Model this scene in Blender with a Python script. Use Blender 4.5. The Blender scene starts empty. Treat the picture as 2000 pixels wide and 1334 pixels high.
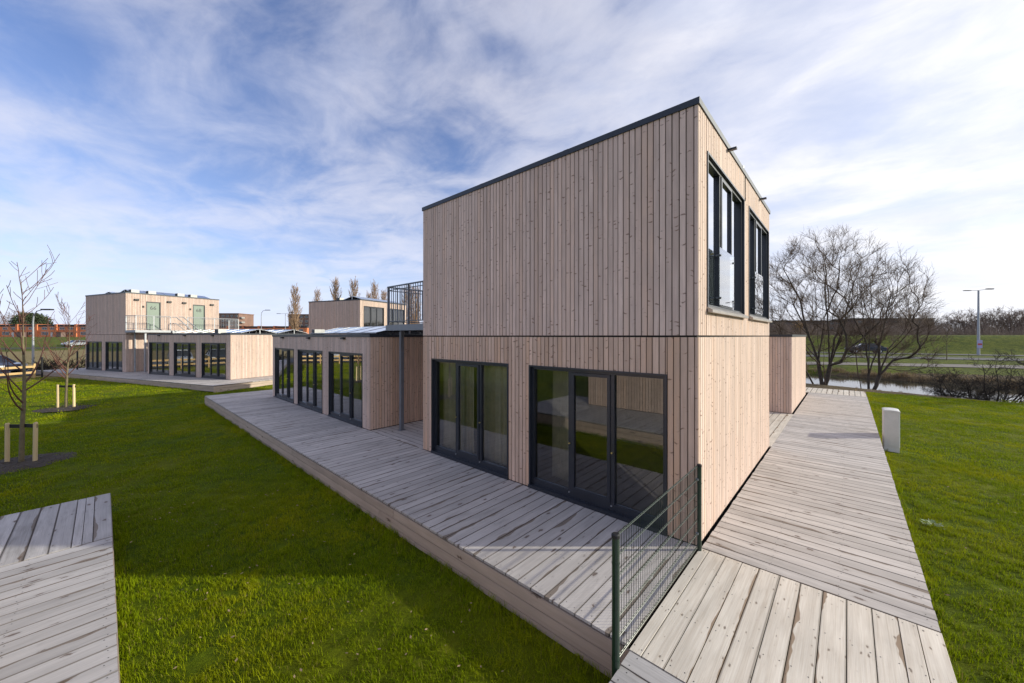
import bpy, bmesh, math, random
from mathutils import Vector, Matrix
import numpy as np

random.seed(7)
C = bpy.context.scene
COL = C.collection
PI = math.pi

# ------------------------------------------------------------------ camera
cam_d = bpy.data.cameras.new('camera')
cam = bpy.data.objects.new('camera', cam_d)
COL.objects.link(cam)
cam.location = (-5.2125, -1.4443, 2.75)
cam.rotation_euler = (PI / 2, 0, math.atan2(0.67145, 0.74105) - PI / 2)
cam_d.sensor_width = 36.0
cam_d.lens = 724.0 / 2000 * 36
cam_d.shift_y = -11.0 / 2000
cam_d.clip_start = 0.05
cam_d.clip_end = 4000
C.camera = cam

# ------------------------------------------------------------------ light, sky, exposure
SUN_EL = math.radians(19)
SUN_AZ = math.atan2(-0.7411, 0.6715)
SUN = Vector((math.cos(SUN_EL) * math.cos(SUN_AZ), math.cos(SUN_EL) * math.sin(SUN_AZ), math.sin(SUN_EL)))
sun_d = bpy.data.lights.new('sun', 'SUN')
sun_d.energy = 2.2
sun_d.angle = math.radians(0.8)
sun_d.color = (1.0, 0.965, 0.80)
sun = bpy.data.objects.new('sun', sun_d)
COL.objects.link(sun)
sun.rotation_euler = SUN.to_track_quat('Z', 'Y').to_euler()

world = bpy.data.worlds.new('World')
C.world = world
world.use_nodes = True
wt = world.node_tree
wt.nodes.clear()


class NT:
    """small helper to wire shader nodes"""
    def __init__(s, tree): s.t = tree
    def n(s, typ, ins=None, **kw):
        nd = s.t.nodes.new(typ)
        for k, v in kw.items(): setattr(nd, k, v)
        for k, v in (ins or {}).items(): s.set(nd.inputs[k], v)
        return nd
    def set(s, sock, v):
        if isinstance(v, bpy.types.NodeSocket): s.t.links.new(v, sock)
        else:
            if sock.type == 'RGBA' and hasattr(v, '__len__') and len(v) == 3: v = (*v, 1)
            sock.default_value = v
    def math(s, op, a, b=0.0, c=0.0, clamp=False):
        nd = s.t.nodes.new('ShaderNodeMath'); nd.operation = op; nd.use_clamp = clamp
        s.set(nd.inputs[0], a); s.set(nd.inputs[1], b); s.set(nd.inputs[2], c)
        return nd.outputs[0]
    def vmath(s, op, a, b=(0, 0, 0), out=0):
        nd = s.t.nodes.new('ShaderNodeVectorMath'); nd.operation = op
        s.set(nd.inputs[0], a); s.set(nd.inputs[1], b)
        return nd.outputs[out]
    def step(s, x, lo, hi, a=0.0, b=1.0):
        nd = s.t.nodes.new('ShaderNodeMapRange'); nd.interpolation_type = 'SMOOTHSTEP'
        s.set(nd.inputs['Value'], x); s.set(nd.inputs['From Min'], lo); s.set(nd.inputs['From Max'], hi)
        s.set(nd.inputs['To Min'], a); s.set(nd.inputs['To Max'], b)
        return nd.outputs[0]
    def mix(s, f, a, b, blend='MIX'):
        nd = s.t.nodes.new('ShaderNodeMix'); nd.data_type = 'RGBA'; nd.blend_type = blend
        s.set(nd.inputs[0], f); s.set(nd.inputs[6], a); s.set(nd.inputs[7], b)
        return nd.outputs[2]
    def comb(s, x, y, z=0.0):
        nd = s.t.nodes.new('ShaderNodeCombineXYZ')
        s.set(nd.inputs[0], x); s.set(nd.inputs[1], y); s.set(nd.inputs[2], z)
        return nd.outputs[0]
    def noise(s, vec, scale, detail=4.0, rough=0.55, dist=0.0, out=0):
        nd = s.n('ShaderNodeTexNoise', {'Vector': vec, 'Scale': scale, 'Detail': detail, 'Roughness': rough, 'Distortion': dist})
        return nd.outputs[out]


w = NT(wt)
SKY_K = 0.071
sky = w.n('ShaderNodeTexSky', sky_type='NISHITA')
sky.sun_disc = False
sky.sun_elevation = SUN_EL
sky.sun_rotation = math.atan2(SUN.x, SUN.y)
sky.air_density = 1.0
sky.dust_density = 0.4
sky.ozone_density = 3.0
wd = w.n('ShaderNodeTexCoord').outputs['Generated']
sp = w.n('ShaderNodeSeparateXYZ', {0: wd})
zc = w.math('ADD', w.math('MAXIMUM', sp.outputs[2], 0.0), 0.11)
# cloud layer seen in perspective: a high flat sheet, streaked along one direction
CANG = math.radians(95)
ca, sa = math.cos(CANG), math.sin(CANG)
px_ = w.math('DIVIDE', sp.outputs[0], zc)
py_ = w.math('DIVIDE', sp.outputs[1], zc)
al = w.math('ADD', w.math('MULTIPLY', px_, ca), w.math('MULTIPLY', py_, sa))
ac = w.math('SUBTRACT', w.math('MULTIPLY', py_, ca), w.math('MULTIPLY', px_, sa))
CZ = 7.7
pv = w.comb(w.math('MULTIPLY', al, 0.78), ac, CZ)
n1 = w.noise(pv, 2.7, 10, 0.56, 0.5)
n2 = w.noise(pv, 0.55, 3, 0.5, 0.2)
n3 = w.noise(pv, 6.5, 6, 0.62, 0.7)
side = w.vmath('DOT_PRODUCT', wd, tuple(Vector((0.74, -0.62, 0.26)).normalized()), out=1)
dens = w.math('ADD', w.math('ADD', w.math('MULTIPLY', n1, 0.62), w.math('MULTIPLY', n2, 0.5)), w.math('MULTIPLY', n3, 0.16))
dens = w.math('ADD', dens, w.math('MULTIPLY', w.step(side, 0.05, 0.95), 0.25))
cov = w.math('ADD', w.step(dens, 0.44, 0.76, 0.0, 0.62), w.step(dens, 0.72, 1.0, 0.0, 0.35))
sdot = w.math('MAXIMUM', w.vmath('DOT_PRODUCT', wd, tuple(SUN), out=1), 0.0)
glow = w.math('ADD', 0.43, w.math('MULTIPLY', w.math('POWER', sdot, 1.5), 0.13))
shade = w.step(w.noise(pv, 1.6, 8, 0.6, 0.4), 0.34, 0.64)
ccol = w.mix(shade, (0.78, 0.82, 1.00), (0.99, 0.97, 1.05))
ccol = w.mix(w.math('POWER', sdot, 1.5), ccol, w.mix(shade, (0.82, 0.84, 0.89), (1.06, 1.05, 1.02)))
ccol = w.mix(1.0, ccol, w.comb(glow, glow, glow), 'MULTIPLY')
ccol = w.mix(1.0, ccol, w.comb(1 / SKY_K, 1 / SKY_K, 1 / SKY_K), 'MULTIPLY')
skyb = w.mix(1.0, sky.outputs[0], (1.18, 1.08, 1.26), 'MULTIPLY')
hz = w.math('POWER', w.math('SUBTRACT', 1.0, w.math('MINIMUM', w.math('MAXIMUM', sp.outputs[2], 0.0), 1.0)), 6.5)
hzc = w.mix(w.math('POWER', sdot, 1.5), (0.36, 0.405, 0.53), (0.47, 0.46, 0.45))
hzc = w.mix(1.0, hzc, w.comb(1 / SKY_K, 1 / SKY_K, 1 / SKY_K), 'MULTIPLY')
skyc = w.mix(cov, skyb, ccol)
skyc = w.mix(w.math('MULTIPLY', hz, 0.88), skyc, hzc)

bg = w.n('ShaderNodeBackground', {'Color': skyc, 'Strength': SKY_K})
w.n('ShaderNodeOutputWorld', {'Surface': bg.outputs[0]})

C.view_settings.view_transform = 'Standard'
C.view_settings.look = 'None'
C.view_settings.gamma = 1.0
C.view_settings.exposure = 1.12
C.view_settings.use_curve_mapping = False
C.render.engine = 'CYCLES'
C.cycles.max_bounces = 8
C.cycles.transparent_max_bounces = 16
C.cycles.caustics_reflective = False
C.cycles.caustics_refractive = False
C.cycles.sample_clamp_indirect = 4.0

# ------------------------------------------------------------------ materials
M = {}


def newmat(name):
    m = bpy.data.materials.new(name)
    m.use_nodes = True
    m.node_tree.nodes.clear()
    M[name] = m
    return m, NT(m.node_tree)


def finish(k, bsdf, disp=None):
    o = k.n('ShaderNodeOutputMaterial', {'Surface': bsdf})
    return o


def simple(name, col, rough=0.6, metal=0.0, var=0.12, scale=6.0, bump=0.0, bscale=60.0, spec=0.5, coat=0.0):
    m, k = newmat(name)
    pos = k.n('ShaderNodeTexCoord').outputs['Object']
    nz = k.noise(pos, scale, 5, 0.6)
    rnd = k.n('ShaderNodeObjectInfo').outputs['Random']
    f = k.math('ADD', k.step(nz, 0.25, 0.75, 1 - var, 1 + var), k.math('MULTIPLY', k.math('SUBTRACT', rnd, 0.5), var))
    c = k.mix(1.0, col, k.comb(f, f, f), 'MULTIPLY')
    b = k.n('ShaderNodeBsdfPrincipled', {'Base Color': c, 'Metallic': metal, 'Roughness': k.step(nz, 0.2, 0.8, rough * 0.85, min(1, rough * 1.15)),
                                        'Specular IOR Level': spec, 'Coat Weight': coat})
    if bump:
        bp = k.n('ShaderNodeBump', {'Height': k.noise(pos, bscale, 4), 'Strength': bump, 'Distance': 0.01})
        k.set(b.inputs['Normal'], bp.outputs[0])
    finish(k, b.outputs[0])
    return m


def wood(name, base, dark, var=0.16, knot=0.6, knot_col=(0.10, 0.06, 0.04), stain=0.0, stain_col=(0.13, 0.085, 0.05), rough=0.75,
         grain=0.35, warm=None, spec=0.25, knot_scale=(5.0, 9.0), half=0.09, mottle=0.0, mottle_col=(0.2, 0.2, 0.2), arc=0.0, dirt=0.0):
    """board timber: u runs along the board in metres, v across it (v = 0 on its centre line); every board differs by its own random number"""
    m, k = newmat(name)
    uv = k.n('ShaderNodeUVMap').outputs[0]
    isl = k.n('ShaderNodeNewGeometry').outputs['Random Per Island']
    obr = k.n('ShaderNodeObjectInfo').outputs['Random']
    r = k.math('FRACT', k.math('ADD', k.math('MULTIPLY', isl, 7.31), obr))
    r2 = k.math('FRACT', k.math('MULTIPLY', r, 17.17))
    r3 = k.math('FRACT', k.math('MULTIPLY', r, 53.91))
    s = k.n('ShaderNodeSeparateXYZ', {0: uv})
    u, v = s.outputs[0], s.outputs[1]
    uo = k.math('ADD', u, k.math('MULTIPLY', r, 91.0))
    vo = k.math('ADD', v, k.math('MULTIPLY', r2, 37.0))
    # grain: long streaks, gently wandering
    gv = k.comb(k.math('MULTIPLY', uo, 0.9), k.math('MULTIPLY', vo, 34.0))
    g1 = k.noise(gv, 1.0, 5, 0.6, 1.1)
    gv2 = k.comb(k.math('MULTIPLY', uo, 3.0), k.math('MULTIPLY', vo, 150.0))
    g2 = k.noise(gv2, 1.0, 3, 0.6, 0.4)
    blot = k.noise(k.comb(k.math('MULTIPLY', uo, 1.6), k.math('MULTIPLY', vo, 6.0)), 1.0, 3, 0.5)
    f = k.math('ADD', k.math('MULTIPLY', k.step(g1, 0.35, 0.72), 0.55), k.math('MULTIPLY', k.step(g2, 0.3, 0.75), 0.45))
    col = k.mix(k.math('MULTIPLY', f, grain), base, dark)
    if warm:
        col = k.mix(k.math('MULTIPLY', k.step(r3, 0.45, 1.0), k.step(blot, 0.3, 0.7, 0.35, 0.9)), col, warm)
    bri = k.math('ADD', 1 - var, k.math('MULTIPLY', r2, 2 * var))
    bri = k.math('MULTIPLY', bri, k.step(blot, 0.25, 0.75, 0.90, 1.10))
    col = k.mix(1.0, col, k.comb(bri, bri, bri), 'MULTIPLY')
    if mottle:
        wp = k.n('ShaderNodeNewGeometry').outputs['Position']
        mm = k.math('MULTIPLY', k.noise(wp, 0.9, 4, 0.6), k.noise(k.comb(k.math('MULTIPLY', uo, 2.2), k.math('MULTIPLY', vo, 16.0)), 1.0, 4, 0.6))
        col = k.mix(k.math('MULTIPLY', k.step(mm, 0.26, 0.42), mottle), col, mottle_col)
    # knots: sparse, slightly bent
    wob = k.noise(k.comb(k.math('MULTIPLY', uo, 30.0), k.math('MULTIPLY', vo, 30.0)), 1.0, 2, 0.5, out=1)
    ub = k.math('ADD', uo, k.math('MULTIPLY', k.math('MULTIPLY', v, v), k.math('MULTIPLY', k.math('SUBTRACT', k.math('FRACT', k.math('MULTIPLY', k.math('FLOOR', k.math('MULTIPLY', uo, 3.1)), 0.377)), 0.5), arc)))
    kv = k.vmath('ADD', k.comb(k.math('MULTIPLY', ub, knot_scale[0]), k.math('MULTIPLY', vo, knot_scale[1])), k.vmath('MULTIPLY', wob, (0.34, 0.30, 0.0)))
    vor = k.n('ShaderNodeTexVoronoi', {'Vector': kv, 'Scale': 1.0, 'Randomness': 1.0}, voronoi_dimensions='2D')
    cc = k.n('ShaderNodeSeparateColor', {0: vor.outputs['Color']})
    size = k.math('MULTIPLY', k.step(cc.outputs[0], 1 - knot, 1.0, 0.02, 0.17), k.math('GREATER_THAN', cc.outputs[0], 1 - knot))
    kd = k.math('SUBTRACT', vor.outputs['Distance'], size)
    core = k.math('MULTIPLY', k.step(kd, -0.05, 0.02, 1.0, 0.0), k.step(size, 0.005, 0.03))
    halo = k.math('MULTIPLY', k.step(kd, 0.0, 0.16, 1.0, 0.0), k.step(size, 0.005, 0.03))
    col = k.mix(k.math('MULTIPLY', halo, 0.28), col, dark)
    col = k.mix(k.math('MULTIPLY', core, 0.75), col, knot_col)
    if stain:
        # dark bands of the wane edge and of water left between boards
        ev = k.math('ABSOLUTE', v)
        wob2 = k.noise(k.comb(k.math('MULTIPLY', uo, 1.3), k.math('MULTIPLY', r3, 50.0)), 1.0, 3, 0.55)
        lim = k.math('SUBTRACT', half * 1.02, k.math('MULTIPLY', k.math('MULTIPLY', k.step(wob2, 0.42, 0.75), k.step(r, 0.20, 0.65)), half * 0.85))
        sg = k.math('GREATER_THAN', k.math('MULTIPLY', v, k.math('SUBTRACT', r3, 0.5)), 0.0)
        e = k.math('MULTIPLY', k.step(k.math('SUBTRACT', ev, lim), -0.002, 0.006), sg)
        col = k.mix(k.math('MULTIPLY', e, stain), col, stain_col)
    if dirt:
        # grime that has gathered along the arrises
        ed = k.step(k.math('ABSOLUTE', v), half * 0.90, half * 1.0)
        col = k.mix(k.math('MULTIPLY', ed, dirt), col, (0.06, 0.045, 0.035))
    b = k.n('ShaderNodeBsdfPrincipled', {'Base Color': col, 'Roughness': rough, 'Specular IOR Level': spec})
    h = k.math('SUBTRACT', k.math('MULTIPLY', f, 0.6), core)
    bp = k.n('ShaderNodeBump', {'Height': h, 'Strength': 0.35, 'Distance': 0.003})
    k.set(b.inputs['Normal'], bp.outputs[0])
    finish(k, b.outputs[0])
    return m


wood('clad', (0.70, 0.545, 0.465), (0.44, 0.295, 0.225), var=0.11, knot=0.40, warm=(0.63, 0.45, 0.35), half=0.042, knot_scale=(17.0, 4.6), knot_col=(0.20, 0.12, 0.09), arc=22.0, dirt=0.35, grain=0.46)
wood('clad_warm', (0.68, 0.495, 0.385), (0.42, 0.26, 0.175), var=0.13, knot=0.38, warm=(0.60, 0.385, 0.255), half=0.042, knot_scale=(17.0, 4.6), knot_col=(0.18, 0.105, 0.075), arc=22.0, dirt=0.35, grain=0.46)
wood('deck', (0.555, 0.510, 0.480), (0.27, 0.235, 0.215), var=0.13, knot=0.28, stain=0.7, rough=0.7, knot_scale=(3.5, 8.0), mottle=0.32, mottle_col=(0.17, 0.155, 0.14), dirt=0.6, grain=0.48)
wood('deck_dark', (0.46, 0.435, 0.425), (0.22, 0.20, 0.19), var=0.13, knot=0.28, stain=0.7, rough=0.7, knot_scale=(3.5, 8.0), mottle=0.35, mottle_col=(0.15, 0.14, 0.13), dirt=0.6, grain=0.5)  # darker, greyer version of the deck boards
wood('deck_pale', (0.71, 0.645, 0.560), (0.38, 0.30, 0.225), var=0.09, knot=0.16, stain=0.9, stain_col=(0.27, 0.185, 0.12), rough=0.7, grain=0.55, knot_scale=(8.0, 19.0), knot_col=(0.17, 0.13, 0.10), mottle=0.35, mottle_col=(0.36, 0.27, 0.19), dirt=0.5)
wood('fascia', (0.52, 0.405, 0.325), (0.28, 0.20, 0.15), var=0.10, knot=0.18, knot_scale=(2.4, 7.0), half=0.07, dirt=0.25, mottle=0.2, mottle_col=(0.24, 0.20, 0.16))
wood('post_wood', (0.74, 0.57, 0.32), (0.40, 0.26, 0.12), var=0.1, knot=0.2)
wood('yellow_timber', (0.62, 0.42, 0.20), (0.42, 0.26, 0.11), var=0.1, knot=0.2)
simple('membrane', (0.012, 0.010, 0.009), 0.9)
simple('plaster', (0.62, 0.60, 0.57), 0.85)
simple('floor_in', (0.30, 0.24, 0.19), 0.5)
simple('metal_dark', (0.020, 0.024, 0.034), 0.38, 0.0, var=0.08, coat=0.2)
simple('roof_metal', (0.028, 0.034, 0.044), 0.42, 0.2, var=0.10)
simple('roof_felt', (0.045, 0.045, 0.047), 0.9, bump=0.2)
simple('galv', (0.36, 0.37, 0.39), 0.5, 0.35, var=0.15, scale=9)
simple('steel_grey', (0.20, 0.215, 0.24), 0.42, 0.3, var=0.1)
simple('sill_metal', (0.36, 0.33, 0.30), 0.35, 0.5)
simple('green_powder', (0.013, 0.035, 0.020), 0.32, 0.0, var=0.1, coat=0.3)
simple('black_plastic', (0.012, 0.012, 0.012), 0.5)
simple('rubber', (0.012, 0.012, 0.013), 0.75)
simple('cabinet', (0.66, 0.65, 0.63), 0.5, var=0.05)
simple('curtain', (0.62, 0.55, 0.44), 0.9)
simple('curtain_added', (0.78, 0.78, 0.77), 0.9)  # white of the curtains added to brighten the upper panes
simple('door_green', (0.21, 0.265, 0.21), 0.5, var=0.04)
simple('screw', (0.03, 0.028, 0.027), 0.5, 0.5)
simple('brass', (0.75, 0.6, 0.25), 0.35, 0.8)
simple('ac_light', (0.58, 0.57, 0.54), 0.6)
simple('ac_grille', (0.10, 0.105, 0.11), 0.6)
simple('asphalt', (0.075, 0.073, 0.072), 0.85, bump=0.3, bscale=30)
simple('gravel_path', (0.17, 0.145, 0.125), 0.9)
simple('white_line', (0.75, 0.75, 0.73), 0.7)
simple('kerb', (0.32, 0.31, 0.30), 0.85)
simple('brick_orange', (0.72, 0.235, 0.10), 0.85, var=0.18, scale=0.8)
simple('brick_brown', (0.235, 0.14, 0.11), 0.85, var=0.18, scale=0.5)
simple('brick_dark', (0.17, 0.12, 0.105), 0.85, var=0.18, scale=0.3)
simple('house_roof', (0.05, 0.045, 0.045), 0.8)
simple('concrete', (0.36, 0.34, 0.32), 0.8)
simple('frame_white', (0.62, 0.62, 0.60), 0.5)
simple('sign_face', (0.40, 0.38, 0.62), 0.5)
simple('sign_red', (0.45, 0.05, 0.05), 0.5)
simple('bark', (0.085, 0.065, 0.048), 0.95, var=0.35, scale=8, bump=0.8, bscale=25)
simple('bark_moss', (0.10, 0.095, 0.045), 0.95, var=0.3, scale=4, bump=0.6, bscale=25)
simple('twig', (0.12, 0.080, 0.055), 0.9, var=0.25, scale=2)
simple('twig_dark', (0.032, 0.024, 0.018), 0.95, var=0.25, scale=2)
simple('twig_red', (0.14, 0.060, 0.045), 0.8, var=0.2, scale=3)
simple('sap_bark', (0.17, 0.135, 0.075), 0.9, var=0.25, scale=10)
simple('poplar_twig', (0.36, 0.235, 0.15), 0.9, var=0.2, scale=0.4)
simple('far_twig', (0.22, 0.16, 0.125), 0.95, var=0.2, scale=0.5)
simple('yellow_leaf', (0.40, 0.24, 0.07), 0.8, var=0.25, scale=1)
simple('evergreen', (0.035, 0.05, 0.018), 0.85, var=0.4, scale=0.6)
simple('soil', (0.045, 0.033, 0.025), 0.95, var=0.5, scale=14, bump=1.0, bscale=40)
simple('dead_leaf', (0.30, 0.21, 0.12), 0.8, var=0.4, scale=3)
simple('weed_leaf', (0.14, 0.20, 0.08), 0.6, var=0.2)
simple('weed_flower', (0.70, 0.70, 0.62), 0.7)
simple('car_silver', (0.45, 0.47, 0.50), 0.3, 0.6, coat=0.6)
simple('car_navy', (0.025, 0.035, 0.065), 0.3, 0.3, coat=0.8)
simple('car_black', (0.015, 0.016, 0.018), 0.3, 0.2, coat=0.8)
simple('car_yellow', (0.55, 0.30, 0.02), 0.4, 0.0, coat=0.6)
simple('car_glass', (0.015, 0.018, 0.02), 0.08, 0.0, coat=0.5)
simple('lamp_red', (0.35, 0.01, 0.01), 0.3)
simple('lamp_clear', (0.7, 0.7, 0.7), 0.2)
simple('solar_blue', (0.02, 0.03, 0.06), 0.12, 0.0, var=0.05, coat=1.0, spec=0.8)
simple('alu', (0.62, 0.63, 0.65), 0.35, 0.8)
simple('pvc_window', (0.03, 0.035, 0.04), 0.15)


def glass_mat(name, tint, boost):
    m, k = newmat(name)
    fr = k.n('ShaderNodeFresnel', {'IOR': 1.52}).outputs[0]
    f = k.math('MINIMUM', k.math('MULTIPLY', fr, boost), 0.96)
    tr = k.n('ShaderNodeBsdfTransparent', {'Color': (*tint, 1)})
    gl = k.n('ShaderNodeBsdfGlossy', {'Color': (0.97, 0.98, 1.0, 1), 'Roughness': 0.0})
    mx = k.n('ShaderNodeMixShader', {0: f, 1: tr.outputs[0], 2: gl.outputs[0]})
    finish(k, mx.outputs[0])


glass_mat('glass', (0.72, 0.76, 0.74), 3.0)
glass_mat('glass_clear', (0.88, 0.93, 0.90), 2.0)

# water
m, k = newmat('water')
pos = k.n('ShaderNodeNewGeometry').outputs['Position']
bp = k.n('ShaderNodeBump', {'Height': k.noise(pos, 3.0, 4, 0.6), 'Strength': 0.05, 'Distance': 0.05})
b = k.n('ShaderNodeBsdfPrincipled', {'Base Color': (0.03, 0.032, 0.025, 1), 'Roughness': 0.04, 'IOR': 1.33, 'Normal': bp.outputs[0]})
finish(k, b.outputs[0])

# ground sheet: lawn, bare bank strip, rough field, verge - each a real change of cover at a fixed place
m, k = newmat('ground')
pos = k.n('ShaderNodeNewGeometry').outputs['Position']
s = k.n('ShaderNodeSeparateXYZ', {0: pos})
X, Y = s.outputs[0], s.outputs[1]
big = k.noise(pos, 0.35, 5, 0.6)
mid = k.noise(pos, 2.4, 6, 0.65)
fine = k.noise(pos, 26.0, 6, 0.7)
vf = k.noise(pos, 110.0, 4, 0.7)
f = k.math('ADD', k.math('ADD', k.math('MULTIPLY', mid, 0.4), k.math('MULTIPLY', fine, 0.4)), k.math('MULTIPLY', vf, 0.2))
lawn = k.mix(k.step(f, 0.36, 0.66), (0.034, 0.058, 0.002), (0.130, 0.178, 0.004))
lawn = k.mix(k.math('MULTIPLY', k.step(big, 0.42, 0.70), 0.55), lawn, (0.200, 0.195, 0.006))
lawn = k.mix(k.math('MULTIPLY', k.step(k.noise(pos, 5.0, 5, 0.7), 0.60, 0.74), 0.5), lawn, (0.085, 0.066, 0.025))
bank = k.mix(k.step(f, 0.38, 0.62), (0.060, 0.042, 0.026), (0.200, 0.150, 0.092))
bank = k.mix(k.math('MULTIPLY', k.step(mid, 0.5, 0.7), 0.4), bank, (0.06, 0.075, 0.02))
rough = k.mix(k.step(f, 0.36, 0.64), (0.155, 0.120, 0.052), (0.300, 0.235, 0.115))
verge = k.mix(k.step(f, 0.36, 0.64), (0.045, 0.062, 0.010), (0.150, 0.165, 0.022))
verge = k.mix(k.math('MULTIPLY', k.step(k.noise(pos, 0.9, 6, 0.7), 0.46, 0.62), 0.6), verge, (0.040, 0.062, 0.014))
edge_n = k.math('MULTIPLY', k.math('SUBTRACT', mid, 0.5), 3.0)
xb = k.math('ADD', X, edge_n)
ynear = k.step(Y, 30.0, 42.0, 1.0, 0.0)
isbank = k.math('MULTIPLY', k.math('MULTIPLY', k.step(xb, 23.2, 24.0), k.step(xb, 42.6, 43.6, 1.0, 0.0)), ynear)
far = k.math('MAXIMUM', k.step(xb, 43.2, 44.2), k.step(k.math('ADD', Y, edge_n), 47.0, 49.0))
s2 = k.math('ADD', k.math('MULTIPLY', k.math('ADD', X, 8.1), -0.56), k.math('MULTIPLY', k.math('SUBTRACT', Y, 130.7), 0.829))
s2 = k.math('ADD', s2, edge_n)
isrough = k.math('MULTIPLY', k.step(s2, -80.0, -74.0), k.step(s2, -24.0, -18.0, 1.0, 0.0))
isrough = k.math('MULTIPLY', isrough, k.step(X, 20.0, 30.0, 1.0, 0.0))
col = k.mix(far, lawn, verge)
col = k.mix(isrough, col, rough)
col = k.mix(isbank, col, bank)
b = k.n('ShaderNodeBsdfPrincipled', {'Base Color': col, 'Roughness': 0.95, 'Specular IOR Level': 0.1})
bp = k.n('ShaderNodeBump', {'Height': f, 'Strength': 1.0, 'Distance': 0.08})
k.set(b.inputs['Normal'], bp.outputs[0])
finish(k, b.outputs[0])


def blade_mat(name, c0, c1, c2):
    m, k = newmat(name)
    pos = k.n('ShaderNodeNewGeometry').outputs['Position']
    isl = k.n('ShaderNodeNewGeometry').outputs['Random Per Island']
    r = k.n('ShaderNodeObjectInfo').outputs['Random']
    rr = k.math('FRACT', k.math('ADD', isl, k.math('MULTIPLY', r, 3.7)))
    col = k.mix(rr, c0, c1)
    patch = k.noise(pos, 0.6, 4, 0.6)
    col = k.mix(k.math('MULTIPLY', k.step(patch, 0.42, 0.70), 0.6), col, c2)
    col = k.mix(k.math('MULTIPLY', k.step(k.math('FRACT', k.math('MULTIPLY', rr, 13.7)), 0.90, 0.96), 0.8), col, (0.26, 0.19, 0.07))
    d = k.n('ShaderNodeBsdfPrincipled', {'Base Color': col, 'Roughness': 0.6, 'Specular IOR Level': 0.08})
    t = k.n('ShaderNodeBsdfTranslucent', {'Color': col})
    mx = k.n('ShaderNodeMixShader', {0: 0.35, 1: d.outputs[0], 2: t.outputs[0]})
    finish(k, mx.outputs[0])


blade_mat('blade', (0.100, 0.160, 0.002), (0.300, 0.370, 0.004), (0.430, 0.410, 0.006))
blade_mat('reed', (0.14, 0.10, 0.06), (0.30, 0.22, 0.14), (0.16, 0.12, 0.07))

# ------------------------------------------------------------------ mesh helpers


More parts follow.
